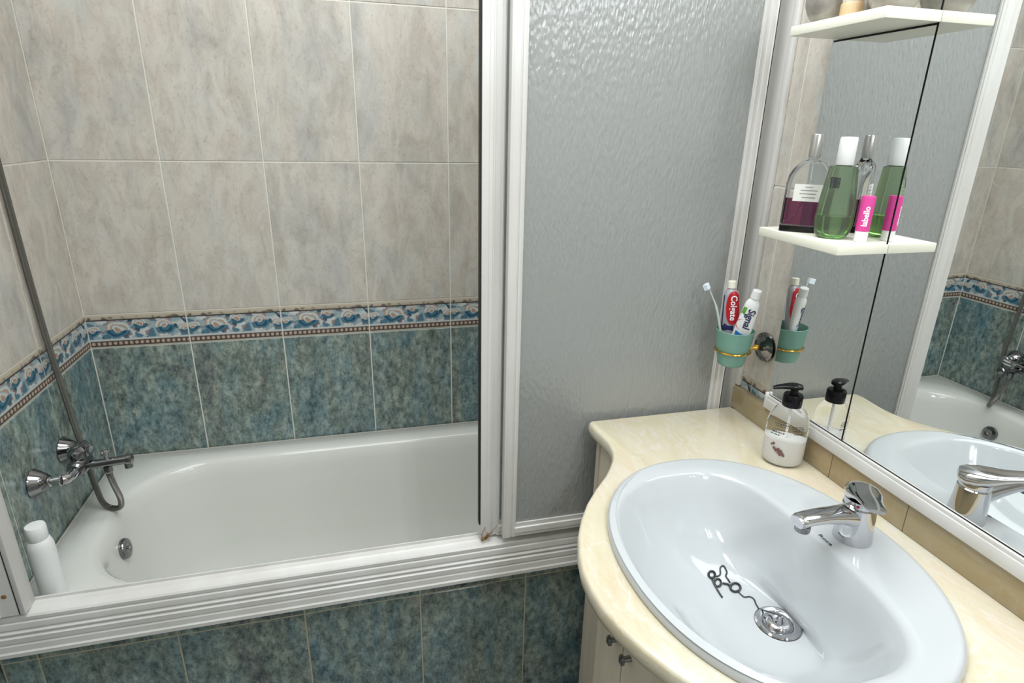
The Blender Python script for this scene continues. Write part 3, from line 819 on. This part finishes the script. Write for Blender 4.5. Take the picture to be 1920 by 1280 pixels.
# straight end panels, curved front between them
END0 = -0.742; END1 = 2*BY-END0
FC = spline([(1.199, -0.742, 0), (1.200, -0.80, 0), (1.199, -0.86, 0), (1.184, -0.91, 0), (1.153, -0.955, 0), (1.118, -1.0, 0), (1.087, -1.045, 0), (1.064, -1.10, 0), (1.052, -1.15, 0), (1.049, -1.185, 0)], 6)
def fx(y):
    d = abs(y-BY); yy = BY+d if True else y
    ym = BY+d if BY+d <= END0 else END0
    for p, q in zip(FC[:-1], FC[1:]):
        if q.y <= ym <= p.y: return q.x+(p.x-q.x)*(ym-q.y)/max(1e-9, p.y-q.y)
    return FC[0].x
def arc(off, y0, y1, n=26):
    return [(fx(y0+(y1-y0)*i/n)+off, y0+(y1-y0)*i/n) for i in range(n+1)]
def arc_slab(y0, y1, off0, off1, z0, z1):
    a = arc(off0, y0, y1); b = arc(off1, y0, y1)
    return MB().prism(a+b[::-1], z0, z1)
cb = MB().box(1.230, XW-0.004, END0-0.016, END0-0.002, zb, ztp-0.001).box(1.230, XW-0.004, END1+0.002, END1+0.016, zb, ztp-0.001)
cb.box(XW-0.016, XW-0.004, END0-0.017, END1+0.017, zb, ztp-0.001).prism(arc(0.022, END0-0.017, END1+0.017)+[(XW-0.017, END1+0.017), (XW-0.017, END0-0.017)], zb, zb+0.016)
obj('carcass', cb, M['cabinet'], vc, angle=50)
obj('plinth', MB().prism([(x+0.04, y) for x, y in arc(0.02, END0-0.01, END1+0.01)]+[(XW-0.004, END1+0.01), (XW-0.004, END0-0.01)], 0.0005, zb-0.0003), M['cabinet'], vc, angle=50)
ZTD = ztp-0.004; YS = -1.2060
for y0, y1, s in ((END0-0.0145, YS+0.0012, 1), (YS-0.0012, END1+0.0145, -1)):
    d = obj('door', arc_slab(y0, y1, 0.0, 0.0195, zb+0.006, ZTD), M['cabinet'], vc, angle=50)
    yk = YS+0.0175*s; xk = arc(0, yk, yk-0.001, 1)[0][0]; zk = 0.755
    h = obj('handle', MB().lathe([(0.0045, 0.0), (0.004, 0.010)], (xk+0.0005, yk, zk), (-1, 0, 0), 12).box(xk-0.016, xk-0.009, yk-0.005, yk+0.005, zk-0.007, zk+0.007, 0.0025), M['darkchrome'], d)
d = obj('end_panel', MB().box(1.196, XW-0.004, END0-0.0005, END0-0.0140, 0.002, ztp), M['cabinet'], vc)

# ---- mirror
MT = 1.88
mr = thing('wall_mirror', (1.535, -1.25, 0.905), 'large frameless wall mirror in butted panes with a white bottom trim', 'mirror')
obj('backing_board', MB().box(1.5315, XW-0.0004, -0.8335, -1.68, 0.9350, MT+0.002), M['black'], mr)
def pane(y0, y1, z0, z1): return obj('mirror_pane', MB().box(W, 1.5310, y0, y1, z0, z1), M['mirror'], mr, smooth=False)
pane(-0.8360, -1.0335, 0.9345, 1.5845)
pane(-0.8360, -1.0335, 1.5875, MT)
pane(-1.0368, -1.6790, 0.9345, MT)
tr_ = MB().box(1.5195, 1.5410, -0.8345, -1.68, 0.9055, 0.9265, 0.0012).box(1.5215, 1.5265, -0.8365, -1.68, 0.9262, 0.9330, 0.0008)
tag(obj('bottom_trim', tr_, M['pvc'], mr), 'white ledge strip under the glass')
obj('trim_clip', MB().box(1.5205, 1.5268, -0.8338, -0.8400, 0.9268, 0.9385, 0.0012), M['whiteplastic'], mr)

# ---- shelves
def shelf(z, label):
    t = thing('mirror_shelf', (1.5272, -0.945, z-0.015), label, 'shelf', 'white shelves on the mirror')
    obj('shelf_board', MB().box(1.4330, W-0.0002, -0.8480, -1.0390, z-0.0145, z, 0.0010), M['shelf'], t)
    return t
shelf(1.2790, 'lower white board shelf on the mirror, holding the bottles')
shelf(1.6020, 'upper white board shelf on the mirror, holding the round stoneware')

# ---- things on the lower shelf
ZS = 1.2791
# purple perfume, a rounded-shoulder flat flask
fl = thing('perfume_bottle', (1.4720, -0.9000, ZS), 'clear round-shouldered perfume flask with purple liquid and white label', 'bottle')
fu = Vector((0.80, -0.60, 0)).normalized(); fn = Vector((-0.60, -0.80, 0)).normalized()   # width and outward normal of its face
pc = Vector((1.4740, -0.9055, ZS))
def flask_ring(z, hw, hd, n=6.0, m=40):
    out = []
    for k in range(m):
        a = 2*PI*k/m; r = (abs(math.cos(a))**n+abs(math.sin(a))**n)**(-1/n)
        out.append(pc+fu*(hw*r*math.cos(a))+fn*(hd*r*math.sin(a))+Vector((0, 0, z)))
    return out
def shoulder(z):   # half width
    if z < 0.078: return 0.0360
    t = (z-0.078)/0.042
    return max(0.0085, 0.0360*math.sqrt(max(0, 1-t*t)))
zs_ = [0.0, 0.001, 0.02, 0.05, 0.078, 0.088, 0.096, 0.103, 0.109, 0.114, 0.1175, 0.1188]
outer = [flask_ring(z, shoulder(z), 0.0150 if z < 0.11 else 0.0150-0.006*(z-0.11)/0.009) for z in zs_]
outer.append(flask_ring(0.123, 0.0085, 0.0085, 2))
inner_ = [flask_ring(z, max(0.007, shoulder(z)-0.004), 0.0110 if z < 0.108 else 0.0075, 4) for z in [0.012, 0.05, 0.078, 0.092, 0.102, 0.110, 0.115]]
mb = MB().rings(outer); mb.rings(inner_[::-1])
g_ = obj('flask', mb, M['clear'], fl, angle=60)
obj('liquid', MB().rings([flask_ring(z, 0.0318, 0.0108, 4) for z in (0.0122, 0.030, 0.0560)]), M['perfume'], fl, angle=60)
tag(obj('base_plate', MB().rings([flask_ring(0.0008, 0.0350, 0.0142), flask_ring(0.0100, 0.0350, 0.0142)]), M['blackplastic'], fl), 'black base seen through the glass')
obj('spray_cap', MB().lathe([(0.0092, 0.1225), (0.0094, 0.124), (0.0092, 0.158), (0.0085, 0.1595), (0.0, 0.1598)], pc, n=28), M['satin'], fl)
obj('dip_tube', MB().tube(spline([pc+Vector((0, 0, 0.115)), pc+Vector((0, 0, 0.07)), pc-fu*0.012+Vector((0, 0, 0.035)), pc-fu*0.026+Vector((0, 0, 0.016))], 5), 0.0010, 6), M['whiteplastic'], fl)
lb = obj('paper_label', MB().add([pc+fu*x+fn*d+Vector((0, 0, z)) for d in (0.0152, 0.0156) for x, z in ((-0.0225, 0.052), (0.0225, 0.052), (0.0225, 0.080), (-0.0225, 0.080))], [(0, 1, 2, 3), (7, 6, 5, 4), (0, 4, 5, 1), (1, 5, 6, 2), (2, 6, 7, 3), (3, 7, 4, 0)]), M['label'], fl)
lines = MB()
rl = random.Random(3)
for z, a, b in ((0.0755, -0.006, 0.006), (0.0700, -0.012, 0.013), (0.0645, -0.013, 0.012), (0.0585, -0.009, 0.011)):
    x = a
    while x < b:
        w_ = rl.uniform(0.0008, 0.0018)
        lines.add([pc+fu*xx+fn*0.0158+Vector((0, 0, zz)) for xx, zz in ((x, z-0.0008), (x+w_, z-0.0008), (x+w_, z+0.0008), (x, z+0.0008))], [(0, 1, 2, 3)]); x += w_+0.0006
obj('fine_print', lines, M['greyink'], lb)

# green bottle
gb = thing('green_bottle', (1.4775, -0.9660, ZS), 'translucent green bottle with white cap and small black emblem', 'bottle')
gc = Vector((1.4775, -0.9705, ZS))
gprof = [(0.016, 0.0004), (0.0225, 0.003), (0.0262, 0.010), (0.0280, 0.020), (0.0286, 0.032), (0.0275, 0.052), (0.0240, 0.085), (0.0212, 0.108), (0.0202, 0.1125), (0.0105, 0.1140)]
gr = math.atan2(-0.8, -0.6)+PI/2
obj('bottle_body', MB().lathe(gprof, gc, n=44, sx=1.0, sy=0.80, rot=gr).lathe([(r-0.0035, z+(0.004 if i == 0 else 0)) for i, (r, z) in enumerate(gprof[:-1])][::-1], gc, n=44, sx=1.0, sy=0.78, rot=gr), M['greenglass'], gb)
obj('liquid', MB().lathe([(0.0120, 0.0060), (0.0190, 0.0080), (0.0232, 0.0150), (0.0243, 0.024), (0.0246, 0.036)], gc, n=40, sx=1.0, sy=0.78, rot=gr), M['greenliquid'], gb)
obj('cap', MB().lathe([(0.0124, 0.1142), (0.0130, 0.1152), (0.0128, 0.153), (0.0118, 0.1562), (0.0, 0.1568)], gc, n=36), M['whiteplastic'], gb)
eu, en = Vector((0.80, -0.60, 0)), Vector((-0.60, -0.80, 0))
def ongreen(x, z, lift):
    # point on the flattened conical body, x measured across its face
    for (r0, h0), (r1, h1) in zip(gprof[:-1], gprof[1:]):
        if h0 <= z <= h1: r = r0+(r1-r0)*(z-h0)/(h1-h0); break
    y = 0.80*r*math.sqrt(max(0, 1-(x/r)**2))
    return gc+eu*x+en*(y+lift)+Vector((0, 0, z))
def gpatch(x0, x1, z0, z1, lift, n=6):
    return [[ongreen(x0+(x1-x0)*i/n, z, lift) for i in range(n+1)] for z in (z0, z1)]
em = obj('emblem', MB().rings(gpatch(-0.0165, -0.0030, 0.0800, 0.0960, 0.0005), False, False, False), M['ink'], gb)
gl_ = MB()
for iu in (0, 1):
    for iv in (0, 1):
        x0 = -0.0158+iu*0.0063; z0 = 0.0808+iv*0.0075
        for k in range(3): gl_.rings(gpatch(x0, x0+0.0052, z0+0.0004+k*0.0026, z0+0.0008+k*0.0026, 0.0008), False, False, False)
        gl_.rings(gpatch(x0+0.002+iu*0.002, x0+0.0028+iu*0.002, z0, z0+0.0062, 0.0008), False, False, False)
obj('glyphs', gl_, M['greenglyph'], em)

# pink lip balm stick
lp = thing('lip_balm', (1.5010, -1.0060, ZS), 'bright pink lip balm stick with a white foot and lettering', 'lip balm')
lc = Vector((1.5010, -1.0080, ZS))
obj('foot', MB().lathe([(0.0093, 0.0003), (0.0096, 0.001), (0.0096, 0.0165)], lc, n=28), M['whiteplastic'], lp)
obj('pink_cap', MB().lathe([(0.0098, 0.0167), (0.0101, 0.017), (0.0101, 0.068), (0.0094, 0.0705), (0.0, 0.0712)], lc, n=28), M['pink'], lp)
tn = Vector((-0.60, -0.80, 0)).normalized(); tu = Vector((0, 0, 1)); te = tu
tm = text_mesh('labello', 0.0118, lc+tn*0.0102+Vector((0, 0, 0.0400)), (0, 0, 1), Vector((0, 0, 1)).cross(tn)*-1 if False else tn.cross(Vector((0, 0, 1))), 0.0002, 0.0003)
tm = sliced(tm, lc, tn.cross(Vector((0, 0, 1))), 0.0011, 7)
obj('lettering', curved(tm, lc, 0.0102, tn), M['whiteink'], lp)

# ---- things on the upper shelf (only their lower halves are in the picture)
ZU = 1.6021
def vessel(c, r, label):
    t = thing('round_vase', (c[0], c[1], ZU), label, 'vase', 'round stoneware vases on the upper shelf')
    pr0 = [(0.35*r, 0.0003), (0.55*r, 0.03*r), (0.80*r, 0.30*r), (0.96*r, 0.65*r), (1.0*r, 0.95*r), (0.96*r, 1.25*r), (0.80*r, 1.55*r), (0.55*r, 1.76*r), (0.33*r, 1.85*r), (0.30*r, 1.95*r), (0.33*r, 2.05*r), (0.28*r, 2.05*r), (0.25*r, 1.9*r)]
    S = spline([(a, b, 0) for a, b in pr0], 4)
    obj('vase_body', MB().lathe([(p.x, p.y) for p in S], (c[0], c[1], ZU), n=48, cap1=False), M['stone'], t)
    obj('vase_neck_ring', MB().tube([(c[0]+0.335*r*math.cos(a), c[1]+0.335*r*math.sin(a), ZU+2.03*r) for a in [2*PI*i/24 for i in range(24)]], 0.002, 6, True), M['stone'], t)
vessel((1.4700, -0.8860), 0.0370, 'round grey stoneware vase at the far end of the upper shelf')
vessel((1.4800, -0.9990), 0.0375, 'round grey stoneware vase at the near corner of the upper shelf')
wj = thing('wooden_candle_cup', (1.4620, -0.9430, ZU), 'small cream cup with a pale wooden foot between the round vases', 'candle')
obj('wooden_foot', MB().lathe([(0.0155, 0.0003), (0.0165, 0.002), (0.0165, 0.018), (0.0155, 0.020)], (1.4620, -0.9430, ZU), n=28), M['wood'], wj)
obj('cup_body', MB().lathe([(0.0140, 0.0202), (0.0150, 0.022), (0.0155, 0.070), (0.0145, 0.070), (0.0135, 0.030), (0, 0.030)], (1.4620, -0.9430, ZU), n=28), M['cream'], wj)

# ---- soap dispenser on the countertop
sd = thing('soap_dispenser', (1.4800, -0.9560, ZC), 'clear pump bottle half full of white soap with black pump', 'dispenser')
sc = Vector((1.4800, -0.9560, ZC+0.0006))
so = math.atan2(-0.8, -0.6)+PI/2
sprof = [(0.026, 0.0), (0.0320, 0.002), (0.0350, 0.008), (0.0362, 0.020), (0.0362, 0.075), (0.0350, 0.088), (0.0310, 0.101), (0.0245, 0.111), (0.0175, 0.117), (0.0145, 0.119), (0.0140, 0.124)]
sprof = [(p.x, p.y) for p in spline([(a, b, 0) for a, b in sprof], 3)]
obj('clear_bottle', MB().lathe(sprof, sc, n=48, sx=1.0, sy=0.82, rot=so), M['soapplastic'], sd, angle=60)
obj('liquid_soap', MB().lathe([(0.025, 0.0012), (0.0308, 0.0035), (0.0338, 0.009), (0.0350, 0.020), (0.0350, 0.0520)], sc, n=44, sx=1.0, sy=0.81, rot=so), M['soap'], sd)
obj('dip_tube', MB().tube([sc+Vector((0, 0, 0.0525)), sc+Vector((0, 0, 0.124))], 0.0022, 8), M['whiteplastic'], sd)
pm = obj('pump', MB().lathe([(0.0165, 0.1165), (0.0170, 0.118), (0.0170, 0.137), (0.0155, 0.1395), (0.0070, 0.141), (0.0068, 0.147)], sc, n=32), M['blackplastic'], sd)
pu = Vector((-0.90, 0.43, 0)).normalized(); ps = Vector((-pu.y, pu.x, 0))
hr = []
for d, z, hw, hh in ((-0.0135, 0.1530, 0.004, 0.002), (-0.012, 0.1535, 0.0085, 0.0045), (-0.004, 0.1545, 0.0115, 0.0058), (0.006, 0.1545, 0.0110, 0.0055), (0.018, 0.1530, 0.0085, 0.0045), (0.030, 0.1505, 0.0065, 0.0036), (0.0365, 0.1485, 0.0050, 0.0030)):
    c = sc+pu*d+Vector((0, 0, z))
    hr.append([c+ps*hw*math.cos(2*PI*k/20)+Vector((0, 0, 1))*hh*math.sin(2*PI*k/20) for k in range(20)])
obj('nozzle_head', MB().rings(hr).lathe([(0.0062, 0.1472), (0.0060, 0.151)], sc, n=16), M['blackplastic'], pm)
sn = Vector((-0.62, -0.785, 0)).normalized(); su = Vector((0, 0, 1)).cross(sn)
def onbottle(x, z, lift=0.0004):   # x measured along the front
    a0 = math.atan2(sn.y, sn.x); a = a0+x/0.0365
    ca, sa = math.cos(a-so), math.sin(a-so)
    return Vector((sc.x, sc.y, sc.z+z))+ (Matrix.Rotation(so, 3, 'Z') @ Vector(((0.0362+lift)*ca, (0.0362*0.82+lift)*sa, 0)))
txt = MB(); rs = random.Random(12)
def strokes(z, a, b, hgt, amp=0.0):
    x = a
    while x < b:
        w_ = rs.uniform(0.0010, 0.0026)
        h2 = hgt*rs.uniform(0.9, 1.5)
        txt.add([onbottle(x, z-h2), onbottle(x+w_, z-h2), onbottle(x+w_, z+h2), onbottle(x, z+h2)], [(0, 1, 2, 3)]); x += w_+rs.uniform(0.0004, 0.0014)
for z, a, b, h in ((0.092, -0.020, -0.002, 0.0006), (0.0875, -0.024, 0.000, 0.0008), (0.0835, -0.022, -0.002, 0.0007), (0.0765, -0.023, -0.001, 0.0005), (0.0705, -0.028, -0.004, 0.0012), (0.0655, -0.030, -0.012, 0.0009),
                   (0.0865, 0.006, 0.026, 0.0008), (0.0825, 0.006, 0.027, 0.0008), (0.0785, 0.008, 0.028, 0.0008), (0.0725, 0.012, 0.028, 0.0010)):
    strokes(z, a, b, h)
obj('fine_print', txt, M['ink'], sd)
fl_ = MB()
def petal(x, z, r):
    r *= 1.35; z += 0.004
    ps_ = [onbottle(x+r*math.cos(2*PI*k/8)*(1+0.3*math.sin(3*k)), z+r*math.sin(2*PI*k/8), 0.0005) for k in range(8)]
    fl_.add(ps_, [tuple(range(8))])
for x, z, r in ((-0.024, 0.040, 0.0016), (-0.020, 0.043, 0.002), (-0.018, 0.034, 0.0022), (-0.014, 0.031, 0.0024), (-0.010, 0.033, 0.0024), (-0.008, 0.028, 0.0028), (-0.005, 0.031, 0.0018), (-0.003, 0.026, 0.0026), (-0.006, 0.023, 0.0016), (0.000, 0.023, 0.002)):
    petal(x, z, r)
obj('flower_print', fl_, M['flower'], sd)

# ---- tumbler in its wall holder, with brushes and toothpaste
ch = thing('tumbler_holder', (XW, -0.785, 1.018), 'brass ring holder on a round chrome wall flange beside the mirror', 'holder')
obj('wall_flange', MB().lathe([(0.0300, 0.0), (0.0315, 0.003), (0.0300, 0.007), (0.0250, 0.0095), (0.0235, 0.0085), (0.0180, 0.0115), (0.0120, 0.0175), (0.0, 0.0195)], (XW-0.0003, -0.7870, 1.0180), (-1, 0, 0), 40), M['darkchrome'], ch)
KX, KY = 1.4630, -0.7845; KR = 0.0345
obj('brass_ring', MB().tube([(KX+KR*math.cos(a), KY+KR*math.sin(a), 1.0165) for a in [2*PI*i/48 for i in range(48)]], 0.0022, 8, True), M['gold'], ch)
obj('brass_arm', MB().lathe([(0.0035, 0), (0.0065, 0.003), (0.0065, 0.008), (0.0035, 0.012), (0.003, 0.030)], (XW-0.0185, -0.7868, 1.0185), (-1, 0, -0.06), 16), M['gold'], ch)
cu_ = thing('tumbler', (KX, KY, 0.985), 'sage green tapered tumbler held in the brass ring', 'cup')
obj('cup_body', MB().lathe([(0.0225, 0.0), (0.0250, 0.0015), (0.0268, 0.006), (0.0345, 0.046), (0.0372, 0.072), (0.0380, 0.0755), (0.0370, 0.0762), (0.0358, 0.073), (0.0325, 0.046), (0.0250, 0.0045), (0.0, 0.0040)], (KX, KY, 0.9850), n=44, cap1=False), M['cup'], cu_)

def tube_body(name, label, bottom, top, wid, bulge, facing, mat_body, cap_mat, cap_len, cap_r):
    """a toothpaste tube: flat crimp down in the cup, round shoulder and cap on top"""
    b, tp_ = Vector(bottom), Vector(top); ax = (tp_-b).normalized(); Lh = (tp_-b).length
    fc = Vector(facing); fc = (fc-ax*fc.dot(ax)).normalized(); sd_ = ax.cross(fc).normalized()
    t = thing(name, b, label, 'toothpaste')
    R_ = []
    for k, (s, hw, hd) in enumerate(((0.0, wid, 0.0010), (0.03, wid, 0.0012), (0.2, wid*0.98, bulge*0.40), (0.45, wid*0.95, bulge*0.75), (0.7, wid*0.88, bulge*0.92), (0.88, wid*0.80, bulge), (0.93, wid*0.74, bulge*0.98), (0.975, wid*0.52, bulge*0.72), (1.0, wid*0.38, bulge*0.55))):
        c = b+ax*(Lh*s)
        R_.append([c+sd_*hw*math.cos(2*PI*j/28)+fc*hd*math.sin(2*PI*j/28) for j in range(28)])
    bd = obj('tube_body', MB().rings(R_), mat_body, t, angle=50)
    obj('cap', MB().lathe([(cap_r*0.95, 0.0005), (cap_r, 0.001), (cap_r*0.94, cap_len*0.95), (cap_r*0.85, cap_len), (0, cap_len)], tp_, ax, 24), cap_mat, t)
    def surf(x, s, lift=0.0004):      # x across, s 0..1 along
        ks = [(0.0, wid, 0.0010), (0.03, wid, 0.0012), (0.2, wid*0.98, bulge*0.40), (0.45, wid*0.95, bulge*0.75), (0.7, wid*0.88, bulge*0.92), (0.88, wid*0.80, bulge), (0.93, wid*0.74, bulge*0.98), (0.975, wid*0.52, bulge*0.72), (1.0, wid*0.38, bulge*0.55)]
        for (s0, w0, d0), (s1, w1, d1) in zip(ks[:-1], ks[1:]):
            if s <= s1:
                q = (s-s0)/(s1-s0); hw = w0+(w1-w0)*q; hd = d0+(d1-d0)*q; break
        x = max(-0.985, min(0.985, x/hw)); return b+ax*(Lh*s)+sd_*(x*hw)+fc*(hd*math.sqrt(1-x*x)+lift)
    return t, surf, Lh
def patch(surf, pts, lift):        # polygon of (x, s) -> fan mesh on the surface with subdivisions
    mb = MB(); n = len(pts); cx = sum(p[0] for p in pts)/n; cs = sum(p[1] for p in pts)/n
    R_ = []
    for q in [0.001]+[i/12 for i in range(1, 13)]:
        R_.append([surf(cx+(x-cx)*q, cs+(s-cs)*q, lift) for x, s in pts])
    return mb.rings(R_, True, False, False)
def oval(cx, cs, rx, rs_, n=28, p=2.0): return [(cx+rx*math.copysign(abs(math.cos(a))**(2/p), math.cos(a)), cs+rs_*math.copysign(abs(math.sin(a))**(2/p), math.sin(a))) for a in [2*PI*i/n for i in range(n)]]
def text_on(surf, Lh, s, size, cx, cs, lift, up=True, bold=0.0, shear=0.0):
    mk_ = sliced(text_mesh(s, size, (0, 0, 0), (1, 0, 0), (0, 1, 0), 0.0, bold, shear), (0, 0, 0), (0, 1, 0), 0.0015, 8)
    out = MB(); vs = []
    for x, y, z in mk_.v:
        if up: vs.append(surf(cx-y, cs+x/Lh, lift))      # reads upwards
        else: vs.append(surf(cx+y, cs-x/Lh, lift))       # reads downwards
    return out.add(vs, mk_.f)
F = (-0.60, -0.80, 0.1)
# red and silver tube at the back
tA, sA, LA = tube_body('toothpaste_tube', 'silver toothpaste tube with a red oval, clear cap on top', (1.4575, -0.7775, 1.0080), (1.4535, -0.7665, 1.1430), 0.0190, 0.0105, F, M['silvertube'], M['cream'], 0.015, 0.0085)
rp = obj('red_oval', patch(sA, oval(0.005, 0.71, 0.0135, 0.255, 30, 2.2), 0.0006), M['red'], tA)
tag(rp, 'red oval print')
obj('blue_band', patch(sA, [(-0.019, 0.36), (-0.010, 0.36), (0.008, 0.36), (0.008, 0.44), (-0.010, 0.47), (-0.019, 0.42)], 0.0005), M['navy'], tA)
obj('dark_stripe', patch(sA, [(-0.0165, 0.40), (-0.0138, 0.40), (-0.0120, 0.90), (-0.0140, 0.90)], 0.0006), M['navy'], tA)
obj('lettering', text_on(sA, LA, 'Colgate', 0.0165, 0.0055, 0.715, 0.0024, False, 0.0003), M['whiteink'], rp)
# white tube in front
tB, sB, LB = tube_body('toothpaste_tube', 'white toothpaste tube leaning right in the tumbler', (1.4620, -0.7885, 0.9990), (1.4725, -0.8160, 1.1345), 0.0175, 0.0105, (-0.55, -0.83, 0.2), M['whiteplastic'], M['whiteplastic'], 0.017, 0.0092)
obj('lettering', text_on(sB, LB, 'Signal', 0.0195, 0.003, 0.70, 0.0008, False, 0.0005, 0.15), M['navy'], tB)
obj('sky_band', patch(sB, [(-0.013, 0.40), (0.017, 0.40), (0.017, 0.445), (-0.013, 0.475)], 0.0006), M['skyink'], tB)
obj('green_patch', patch(sB, [(-0.0150, 0.74), (-0.0080, 0.74), (-0.0070, 0.86), (-0.0130, 0.86)], 0.0006), M['greenink'], tB)
sw = MB(); prev = None
pts_ = [(-0.004+0.0135*math.cos(a), 0.585+0.085*math.sin(a)) for a in [math.radians(100+160*i/18) for i in range(19)]]
for i in range(18):
    (x0, s0), (x1, s1) = pts_[i], pts_[i+1]; w_ = 0.0006+0.0006*math.sin(PI*i/18)
    sw.add([sB(x0-w_, s0, 0.0007), sB(x0+w_, s0, 0.0007), sB(x1+w_, s1, 0.0007), sB(x1-w_, s1, 0.0007)], [(0, 1, 2, 3)])
obj('red_arc', sw, M['salmon'], tB)
# toothbrushes
def toothbrush(label, pts, head_dir, mat_h, bm_, r=0.0032, bl=0.011):
    t = thing('toothbrush', pts[0], label, 'toothbrush')
    S = spline(pts, 6); n = len(S)
    rad = [r*(1.0 if i < n*0.55 else (0.62 if i < n*0.82 else 1.25)) for i in range(n)]
    obj('handle', MB().tube(S, r, 10, radii=rad, flat=0.8), mat_h, t)
    a, b = S[int(n*0.84)], S[-1]; hd = Vector(head_dir).normalized(); ax = (b-a).normalized(); sd_ = ax.cross(hd).normalized()
    mb = MB(); 
    for i in range(6):
        for j in (-1, 0, 1):
            c = a+(b-a)*(i+0.4)/6+sd_*j*0.0030+hd*0.0022
            mb.lathe([(0.0013, 0), (0.0015, bl)], c, hd, 6)
    obj('bristles', mb, bm_, t)
toothbrush('pale mint toothbrush with white bristles leaning left out of the tumbler', [(1.4450, -0.7835, 0.990), (1.4370, -0.7740, 1.050), (1.4270, -0.7640, 1.100), (1.4160, -0.7560, 1.128), (1.4060, -0.7500, 1.152)], (-0.75, -0.55, -0.15), M['brush'], M['bristle'])
